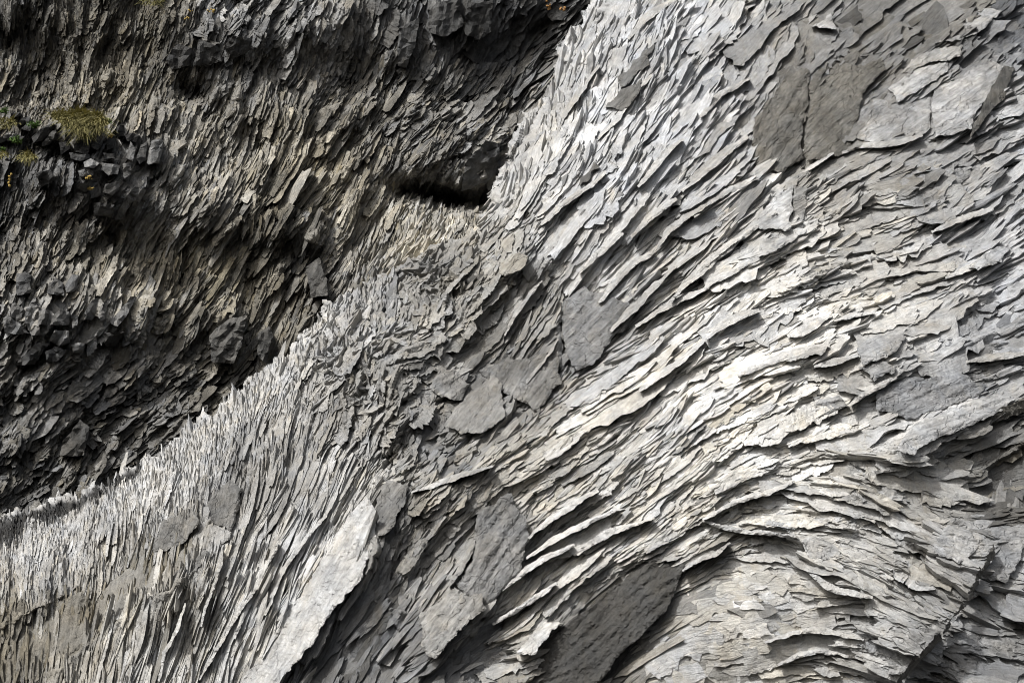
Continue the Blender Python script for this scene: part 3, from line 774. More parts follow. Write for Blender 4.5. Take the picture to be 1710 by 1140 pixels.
def ribbons(name, x, y, L, W, fl, depth, sm, T, tilt, alb, warm, mat, parent, nu=26, nv=5, seed=0, out=0.0, steep=0.34):
    """long split layers that follow the bedding: ragged lower lip standing proud, upper side tucked under the next layer"""
    r = np.random.default_rng(seed)
    n = len(x)
    if n == 0:
        return None
    px = np.zeros((n, nu))
    py = np.zeros((n, nu))
    dx = np.zeros((n, nu))
    dy = np.zeros((n, nu))
    mid = nu // 2
    ux0, uy0 = samp(fl["ux"], x, y), samp(fl["uy"], x, y)
    for sg in (1, -1):
        cx, cy = x.copy(), y.copy()
        vx, vy = ux0 * sg, uy0 * sg
        rng_i = range(mid, nu) if sg > 0 else range(mid, -1, -1)
        for k in rng_i:
            px[:, k], py[:, k] = cx, cy
            ax, ay = samp(fl["ux"], cx, cy) * sg, samp(fl["uy"], cx, cy) * sg
            vx, vy = vx * .45 + ax * .55, vy * .45 + ay * .55
            q = np.hypot(vx, vy) + 1e-9
            vx, vy = vx / q, vy / q
            dx[:, k], dy[:, k] = vx * sg, vy * sg
            cx, cy = cx + vx * L / (nu - 1), cy + vy * L / (nu - 1)
    aa = np.linspace(-1, 1, nu)[None, :]
    ta, tb = r.uniform(0.05, 0.9, (n, 1)), r.uniform(0.05, 0.9, (n, 1))
    pw = r.uniform(1.2, 5.0, (n, 1))
    prof = np.where(aa > 0, 1 - (1 - ta) * np.abs(aa) ** pw, 1 - (1 - tb) * np.abs(aa) ** pw)

    def ragged(k):
        nk = max(5, nu // 3)
        kx = np.sort(r.uniform(0, 1, (n, nk)), 1)
        kv = np.cumsum(r.normal(0, .21, (n, nk)), 1)
        kv -= kv.mean(1, keepdims=True)
        kv += (r.uniform(0, 1, (n, nk)) < .2) * r.uniform(-.5, 0, (n, nk))
        tt = np.linspace(0, 1, nu)
        out_ = np.empty((n, nu))
        for i in range(n):
            out_[i] = np.interp(tt, kx[i], kv[i])
        return np.clip(1 + k * (out_ + r.normal(0, .05, (n, nu))), .25, 1.9)
    lo, hi = prof * ragged(1.0), prof * ragged(.8)
    c = np.linspace(-1, 1, nv)[None, None, :] + r.normal(0, .25 / nv, (n, nu, nv))
    half = np.where(c > 0, lo[:, :, None], hi[:, :, None]) * (W / 2)[:, None, None]
    ac = c * half
    al_ = r.normal(0, .25, (n, nu, nv)) * (L / nu)[:, None, None]
    gxp = px[:, :, None] + (-dy)[:, :, None] * ac + dx[:, :, None] * al_
    gyp = py[:, :, None] + dx[:, :, None] * ac + dy[:, :, None] * al_
    ds = samp(sm, gxp, gyp)
    dc = samp(depth, x, y)[:, None, None] - samp(sm, x, y)[:, None, None]
    mpp = (ds.mean((1, 2)) / FPX)
    rise = np.minimum(T * .8, steep * W * mpp / 2)[:, None, None] * tilt[:, None, None]
    Tm = T[:, None, None]
    fade = 1 - .5 * np.abs(aa[:, :, None]) ** 3
    ht = Tm * .15 + rise * c * fade + Tm * r.normal(0, .2, (n, 1, 1)) + out
    wl = np.cumsum(r.normal(0, 1, (n, nu)), 1) * .05
    wl -= wl.mean(1, keepdims=True)
    ht = ht + Tm * np.clip(wl[:, :, None], -.4, .4) + Tm * r.normal(0, .05, (n, nu, nv))
    th = r.normal(.1, .5, (n, 1, 1)) + .5 * np.clip(wl[:, :, None] * 3, -1, 1)
    ht = ht + Tm * .3 * (c > th) - Tm * .25 * (c < -th - .9)
    D = ds + dc - ht
    P = pos(gxp, gyp, D)
    top = P.reshape(n, nu * nv, 3)
    id2 = np.arange(nu * nv).reshape(nu, nv)
    per = np.concatenate([id2[:-1, 0], id2[-1, :-1], id2[:0:-1, -1], id2[0, :0:-1]])
    m = len(per)
    back = T[:, None] * 1.6 + .08
    cxp, cyp = gxp.reshape(n, -1), gyp.reshape(n, -1)
    axp = np.repeat(px, nv, 1)
    ayp = np.repeat(py, nv, 1)
    under = r.uniform(.0, .22, (n, m))
    rx_, ry_ = cxp[:, per] * (1 - under) + axp[:, per] * under, cyp[:, per] * (1 - under) + ayp[:, per] * under
    ring = pos(rx_, ry_, D.reshape(n, -1)[:, per] + back * (1 + r.normal(0, .1, (n, m))))
    V = np.concatenate([top, ring], 1).reshape(-1, 3)
    nvx = nu * nv + m
    q = np.stack([id2[:-1, :-1], id2[1:, :-1], id2[1:, 1:], id2[:-1, 1:]], -1).reshape(-1, 4)[:, ::-1]
    k = np.arange(m)
    k2 = (k + 1) % m
    sk = np.stack([per[k], per[k2], nu * nv + k2, nu * nv + k], -1)
    F = (np.concatenate([q, sk])[None] + (np.arange(n) * nvx)[:, None, None]).reshape(-1, 4)
    colv = np.repeat(tone(alb, warm), nvx, 0)
    off = r.uniform(0, 60, (n, 1, 2))
    su = (aa[:, :, None] * (L * mpp / 2)[:, None, None] + 0 * ac).reshape(n, -1, 1) + off[..., :1]
    sv = (ac * mpp[:, None, None]).reshape(n, -1, 1) + off[..., 1:]
    st_top = np.concatenate([su, sv, 0 * su], -1)
    st_r = st_top[:, per].copy()
    st_r[..., 1] += .25
    return V, F, colv, np.concatenate([st_top, st_r], 1).reshape(-1, 3)


def scatter(fl, mask_fn, dens, size=1.0, seed=0, cell=4.0):
    r = np.random.default_rng(seed)
    xs = np.arange(X0 + 10, X1 - 10, cell)
    ys = np.arange(Y0 + 10, Y1 - 10, cell)
    x, y = np.meshgrid(xs, ys)
    x = x.ravel() + r.uniform(-cell / 2, cell / 2, x.size)
    y = y.ravel() + r.uniform(-cell / 2, cell / 2, y.size)
    L, W = samp(fl["L"], x, y) * size * (1.0 if fl is FF else .76), samp(fl["W"], x, y) * size * (.96 if fl is FF else .76)
    p = cell * cell * dens / (L * W) * mask_fn(x, y)
    k = r.uniform(0, 1, x.size) < p
    x, y, L, W = x[k], y[k], L[k], W[k]
    n = len(x)
    L = L * np.exp(r.normal(0, .33, n))
    W = W * np.exp(r.normal(0, .33, n))
    bigone = (r.uniform(0, 1, n) < .05) & ((x > 720) | (size < 1.5))
    L, W = np.where(bigone, L * 1.5, L), np.where(bigone, W * 1.9, W)
    return x, y, L, W


# ------------------------------------------------------------------ the pale cliff
pale = tag(empty("pale_cliff", (0, 30, 0)), "tall pale grey cliff of thin overlapping rock leaves, running from the lower left crest to the right edge", "cliff", kind="structure")
dark = tag(empty("dark_cliff", (-8, 38, 0)), "dark mossy brown cliff wall behind and left of the pale crest", "cliff", kind="structure")
bpy.context.view_layer.update()

keepF = s_edge > -12 + 6 * vnoise(7, 77)
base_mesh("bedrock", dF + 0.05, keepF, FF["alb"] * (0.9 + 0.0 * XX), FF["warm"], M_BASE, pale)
keepR = s_edge < 90
base_mesh("bedrock", dR + 0.05, keepR, FR["alb"], FR["warm"], M_BASE, dark)

ZONES = {  # name of the part: seeds (px)
    "crest_rib": [(60, 930), (150, 880), (260, 830), (350, 740), (430, 670), (530, 580), (600, 520)],
    "upright_rib": [(60, 1080), (200, 1060), (330, 1000), (430, 920), (480, 1000), (560, 800), (400, 820), (240, 940)],
    "rubble_bed": [(600, 660), (680, 620), (640, 740), (740, 520), (720, 690), (740, 440)],
    "blade_bed": [(860, 460), (850, 600), (900, 560), (800, 700), (820, 500)],
    "steep_blade": [(860, 330), (920, 220), (980, 90), (1060, 60), (1060, 220), (1150, 120), (1000, 330), (1200, 60)],
    "long_leaf": [(1100, 350), (1200, 300), (1050, 450), (1200, 400), (1280, 340), (1150, 500)],
    "broad_slab": [(1350, 60), (1340, 190), (1480, 120), (1580, 180), (1650, 60), (1420, 300), (1680, 220)],
    "white_leaf": [(1250, 520), (1100, 620), (1200, 680), (1300, 740), (1100, 780), (1000, 700), (1340, 620)],
    "blocky_leaf": [(1450, 430), (1560, 380), (1660, 400), (1600, 520), (1480, 560), (1540, 660), (1680, 620), (1430, 640)],
    "folded_leaf": [(900, 760), (760, 820), (1000, 860), (920, 960), (740, 940), (860, 1080), (1160, 880), (830, 900)],
    "falling_layer": [(1300, 860), (1420, 820), (1500, 920), (1400, 980), (1600, 960), (1540, 1060), (1660, 1060), (1540, 760)],
    "lower_plate": [(1200, 1000), (1250, 1080), (1350, 1090), (1130, 1110), (600, 1060), (1000, 1040), (780, 1110)],
}
ZL = {
    "crest_rib": "fine bright upright ribs along the sharp crest of the pale cliff",
    "upright_rib": "long thin upright ribs with tan smooth panels at the lower left",
    "rubble_bed": "jumbled small grey blocks below the middle of the crest",
    "blade_bed": "short pointed blades around the grey bowl in the middle",
    "steep_blade": "steep bluish white blades leaning against the upper crest",
    "long_leaf": "long dark shadowed leaves stacked above the centre",
    "broad_slab": "broad grey and brown plates at the upper right",
    "white_leaf": "nearly white overlapping leaves right of the centre",
    "blocky_leaf": "angular bluish grey plates along the right edge",
    "folded_leaf": "crinkled thin leaves folded over the lower middle",
    "falling_layer": "layered plates that dip down to the right at the lower right",
    "lower_plate": "smooth cream plates along the foot of the picture",
}
zn = list(ZONES)
seeds = [(sx, sy, i) for i, k in enumerate(zn) for sx, sy in ZONES[k]]


def zone_of(x, y):
    x2, y2 = x + 22 * samp(WX, x, y), y + 22 * samp(WY, x, y)
    best = np.full(len(x), 1e9)
    z = np.zeros(len(x), int)
    for sx, sy, i in seeds:
        d = (x2 - sx) ** 2 + (y2 - sy) ** 2
        u = d < best
        best[u] = d[u]
        z[u] = i
    return z


EDGE_IN = [-6]


def front_mask(x, y):
    return (samp(s_edge, x, y) > EDGE_IN[0]) * samp(fz_den, x, y) * (1 - (.85 if EDGE_IN[0] > 0 else 0) * samp(RUB, x, y))


BAGF = {nm: [] for nm in zn}
SETS_F = [  # size, density, thickness factor, outwards shift, nu, nv
    (1.9, 1.9, 1.2, 0.0, 30, 6), (1.0, 1.3, 1.0, 0.0, 9, 4), (0.6, 0.7, 0.7, 0.03, 6, 4)]
for k, (sz, den, tf, out, nu, nv) in enumerate(SETS_F):
    EDGE_IN[0] = 16 if k == 0 else -6
    x, y, L, W = scatter(FF, front_mask, den, sz, 500 + k)
    r = np.random.default_rng(550 + k)
    n = len(x)
    fl_ = samp(fz_flat, x, y)
    T = samp(FF["T"], x, y) * tf * np.exp(r.normal(0, .3, n)) * (1 - .55 * fl_)
    T = np.minimum(T, W * 0.0139 * 1.3)
    tl = samp(FF["tilt"], x, y) * np.exp(r.normal(0, .25, n)) * (1 - .4 * fl_)
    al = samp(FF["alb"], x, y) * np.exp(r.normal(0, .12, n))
    odd = r.uniform(0, 1, n) < 0.07
    al = np.where(odd, al * r.uniform(.5, .8, n), al)
    wm = np.clip(samp(FF["warm"], x, y) + r.normal(0, .08, n), -1, 1)
    z = zone_of(x, y)
    for i, nm in enumerate(zn):
        q = z == i
        o = (ribbons if k == 0 else flakes)(nm, x[q], y[q], L[q] * (1.25 if k == 0 else 1), W[q], FF, dF_flake, dF_smooth, T[q], tl[q], al[q], wm[q], M_ROCK, pale, nu, nv, 900 + 20 * k + i, out)
        if o:
            BAGF[nm].append(o)
    print("front set", k, n)


def emit(bag, mat, parent, labels):
    for nm, lst in bag.items():
        off = np.cumsum([0] + [len(q[0]) for q in lst])
        o = mesh_obj(nm, np.concatenate([q[0] for q in lst]), np.concatenate([q[1] + off[i] for i, q in enumerate(lst)]), mat, parent,
                     np.concatenate([q[2] for q in lst]), np.concatenate([q[3] for q in lst]))
        o["label"] = labels[nm]


emit(BAGF, M_ROCK, pale, ZL)

# ------------------------------------------------------------------ the dark wall
ZR = {
    "pitted_face": [(60, 80), (180, 60), (150, 140), (270, 160), (240, 60)],
    "hanging_column": [(420, 50), (520, 60), (620, 80), (720, 60), (800, 140), (880, 100)],
    "ochre_blade": [(380, 260), (470, 270), (560, 300), (480, 400), (340, 440), (420, 490)],
    "grey_blade": [(640, 300), (700, 380), (600, 430), (760, 250), (860, 190), (560, 170)],
    "ledge_rock": [(60, 300), (170, 320), (280, 330), (120, 400), (60, 230)],
    "prism_bed": [(60, 500), (150, 520), (230, 540), (330, 560)],
    "lower_rubble": [(80, 660), (220, 660), (340, 630), (80, 780), (200, 740), (430, 580)],
}
ZRL = {
    "pitted_face": "pitted brown face of tiny upright blades at the top left", "hanging_column": "dark hanging columns along the top of the wall",
    "ochre_blade": "ochre stained slanting blades in the middle of the dark wall", "grey_blade": "grey slanting blades beside the upper crest",
    "ledge_rock": "grey broken rock of the ledge below the grass", "prism_bed": "big grey prisms standing out of the dark wall at the left",
    "lower_rubble": "black broken rock below the prisms"}
zn2 = list(ZR)
seeds = [(sx, sy, i) for i, k in enumerate(zn2) for sx, sy in ZR[k]]
BAGR = {nm: [] for nm in zn2}
SETS_R = [(1.7, 1.5, 1.1, 0.0, 18, 5), (1.0, 1.8, 1.0, 0.0, 8, 4), (0.6, 0.9, 0.8, 0.04, 6, 4)]
for k, (sz, den, tf, out, nu, nv) in enumerate(SETS_R):
    x, y, L, W = scatter(FR, lambda x, y: (samp(s_edge, x, y) < 20) * (np.where((y > 575) & (x < 420), .3, 1.0) if k == 0 else 1.0), den, sz, 600 + k)
    r = np.random.default_rng(650 + k)
    n = len(x)
    T = samp(FR["T"], x, y) * 1.35 * tf * np.exp(r.normal(0, .35, n))
    T = np.minimum(T, W * 0.0165 * 1.3)
    tl = samp(FR["tilt"], x, y) * np.exp(r.normal(0, .25, n))
    al = samp(FR["alb"], x, y) * np.exp(r.normal(0, .22, n))
    wm = np.clip(samp(FR["warm"], x, y) + r.normal(0, .12, n), -1, 1)
    z = zone_of(x, y)
    for i, nm in enumerate(zn2):
        q = z == i
        o = (ribbons if k == 0 else flakes)(nm, x[q], y[q], L[q], W[q], FR, dR_flake, dR_smooth, T[q], tl[q], al[q], wm[q], M_DARK, dark, nu, nv, 1200 + 20 * k + i, out, steep=.75)
        if o:
            BAGR[nm].append(o)
    print("rear set", k, n)
emit(BAGR, M_DARK, dark, ZRL)
# ------------------------------------------------------------------ single slabs and blocks
def R(i, pts, s=3.0):
    ox, oy = {1: (0, 0), 2: (570, 0), 3: (1140, 0), 4: (0, 380), 5: (570, 380), 6: (1140, 380), 7: (0, 760), 8: (570, 760), 9: (1140, 760), 'l': (0, 160), 'p': (0, 420)}[i]
    if i in ('l', 'p'):
        s = 5.7
    return [(ox + a / s, oy + b / s) for a, b in pts]


def slab(name, poly, wall, alb, warm=0.0, lift=(0.05, 0.15), dirn=None, thick=0.4, bevel=0.03, rag=1.0, sp=6.0, mat=None, parent=None, facet=0.02, seed=0, chips=None):
    """one plate or block with its traced outline, set into the wall at its own depth, with real thickness"""
    r = np.random.default_rng(seed + int(abs(poly[0][0] * 7 + poly[0][1] * 13)))
    fl, sm = (FF, dF_smooth) if wall == 'F' else (FR, dR_smooth)
    p = np.array(poly, float)
    area = 0.5 * np.sum(p[:, 0] * np.roll(p[:, 1], -1) - np.roll(p[:, 0], -1) * p[:, 1])
    if area < 0:
        p = p[::-1]
    out = []
    for k in range(len(p)):
        a, b = p[k], p[(k + 1) % len(p)]
        d = b - a
        Ld = np.hypot(*d)
        nrm = np.array([-d[1], d[0]]) / max(Ld, 1e-6)
        m = max(1, int(Ld / (sp * .8)))
        wob = np.cumsum(r.normal(0, .55, m + 1))
        wob -= np.linspace(0, wob[-1], m + 1)
        for j in range(m):
            t = j / m
            out.append(a + d * t + nrm * wob[j] * rag * (0 if j == 0 else 1) + r.normal(0, .12, 2) * rag)
    out = np.array(out)
    out = out + rag * 0.8 * np.column_stack([samp(WX, out[:, 0] * 1.3 + 60, out[:, 1] * 1.3), samp(WY, out[:, 0] * 1.3, out[:, 1] * 1.3 + 60)])
    no = len(out)
    lo_, hi_ = out.min(0), out.max(0)
    ix, iy = np.meshgrid(np.arange(lo_[0], hi_[0], sp), np.arange(lo_[1], hi_[1], sp))
    ix = ix.ravel() + r.normal(0, sp * .22, ix.size)
    iy = iy.ravel() + r.normal(0, sp * .22, iy.size)
    ins = in_poly(ix, iy, out)
    pin = np.column_stack([ix[ins], iy[ins]])
    if len(pin):
        dd = np.min(np.hypot(pin[:, None, 0] - out[None, :, 0], pin[:, None, 1] - out[None, :, 1]), 1)
        pin = pin[dd > sp * .45]
    pts = np.concatenate([out, pin]) if len(pin) else out
    res = delaunay_2d_cdt([Vector((float(a), float(b))) for a, b in pts], [], [list(range(no))], 1, 1e-4)
    V2 = np.array([(v.x, v.y) for v in res[0]])
    tris = np.array([f for f in res[2] if len(f) == 3], int)
    A = np.column_stack([out[:, 0], out[:, 1], np.ones(no)])
    dv = samp(sm, out[:, 0], out[:, 1])
    co, *_ = np.linalg.lstsq(A, dv, rcond=None)
    c = out.mean(0)
    if dirn is None:
        u = samp(fl["ux"], c[0], c[1]), samp(fl["uy"], c[0], c[1])
        dv2 = np.array([-u[1], u[0]])
    else:
        dv2 = np.array([math.cos(math.radians(dirn)), -math.sin(math.radians(dirn))])
    dv2 = dv2 / np.hypot(*dv2)
    pr = V2 @ dv2
    o_ = out @ dv2
    u = np.clip((pr - o_.min()) / (o_.max() - o_.min() + 1e-6), 0, 1)
    D = V2[:, 0] * co[0] + V2[:, 1] * co[1] + co[2] - (lift[0] + (lift[1] - lift[0]) * u)
    if chips is not None:
        dens = 7.0
        for q in out[::max(1, int(dens / (sp * .8)))]:
            for _ in range(2):
                g = q + r.normal(0, 4, 2) + (c - q) / (np.hypot(*(c - q)) + 1e-6) * r.normal(1, 6.0)
                o2 = q + (q - c) / (np.hypot(*(q - c)) + 1e-6) * 16
                uu = np.clip((g @ dv2 - o_.min()) / (o_.max() - o_.min() + 1e-6), 0, 1)
                dd = g[0] * co[0] + g[1] * co[1] + co[2] - (lift[0] + (lift[1] - lift[0]) * uu)
                # only where the slab runs under its neighbours: the upper and left sides, and a few elsewhere
                side_ = ((q - c) @ dv2) / (.5 * (o_.max() - o_.min()) + 1e-6)
                if r.uniform() < (.9 if side_ < .3 else .4):
                    chips.append((g[0], g[1], dd - .01, float(samp(fl["alb"], o2[0], o2[1])), float(samp(fl["warm"], o2[0], o2[1]))))
    # edges of the triangulation used once are the rim
    e = np.concatenate([tris[:, [0, 1]], tris[:, [1, 2]], tris[:, [2, 0]]])
    key = np.sort(e, 1)
    _, inv, cnt = np.unique(key[:, 0] * 100000 + key[:, 1], return_inverse=True, return_counts=True)
    rim = e[cnt[inv] == 1]
    isrim = np.zeros(len(V2), bool)
    isrim[rim.ravel()] = True
    along = V2 @ np.array([-dv2[1], dv2[0]])
    lam = pr / 26.0 + .9 * samp(WX, V2[:, 0], V2[:, 1]) * .5 + along / 240.0
    D = D - facet * (samp(WX, V2[:, 0] * .6 + 40, V2[:, 1] * .6) + .5 * r.normal(0, 1, len(V2)) * .5) - facet * 1.2 * terrace(lam, 1.0) * .35
    g1, g3 = (GF1, GF3) if wall == 'F' else (GR1, GR3)
    gg = samp(g3, V2[:, 0], V2[:, 1])
    D = D - facet * .25 * samp(g1, V2[:, 0], V2[:, 1]) - facet * 1.1 * terrace(gg, .9)
    D = D + np.where(isrim, bevel * r.uniform(.4, 1.3, len(V2)), 0)
    top = pos(V2[:, 0], V2[:, 1], D)
    k = .94
    bx, by = c[0] + (V2[:, 0] - c[0]) * k, c[1] + (V2[:, 1] - c[1]) * k
    bot = pos(bx, by, D + thick)
    n = len(V2)
    mpp = D.mean() / FPX
    tri_ = tris.copy()
    # orientation: face the lens
    a, b_, c_ = top[tri_[:, 0]], top[tri_[:, 1]], top[tri_[:, 2]]
    nn = np.cross(b_ - a, c_ - a)
    bad = np.einsum('ij,ij->i', nn, CAM - a) < 0
    tri_[bad] = tri_[bad][:, ::-1]
    s0, s1 = rim[:, 0], rim[:, 1]
    if bad.mean() > .5:
        s0, s1 = s1, s0
    side = np.stack([s1, s0, s0 + n, s1 + n], 1)
    Vv = np.concatenate([top, bot])
    st = np.column_stack([along * mpp, pr * mpp, np.zeros(n)]) + r.uniform(0, 50, 3)
    st = np.concatenate([st, st + np.array([0, .3, 0])])
    col = np.repeat(tone(np.array([alb]), np.array([warm])), 2 * n, 0)
    return mesh_obj(name, Vv, [tri_, side], mat or (M_BARE if wall == 'F' else M_DARK), parent, col, st, smooth=False)


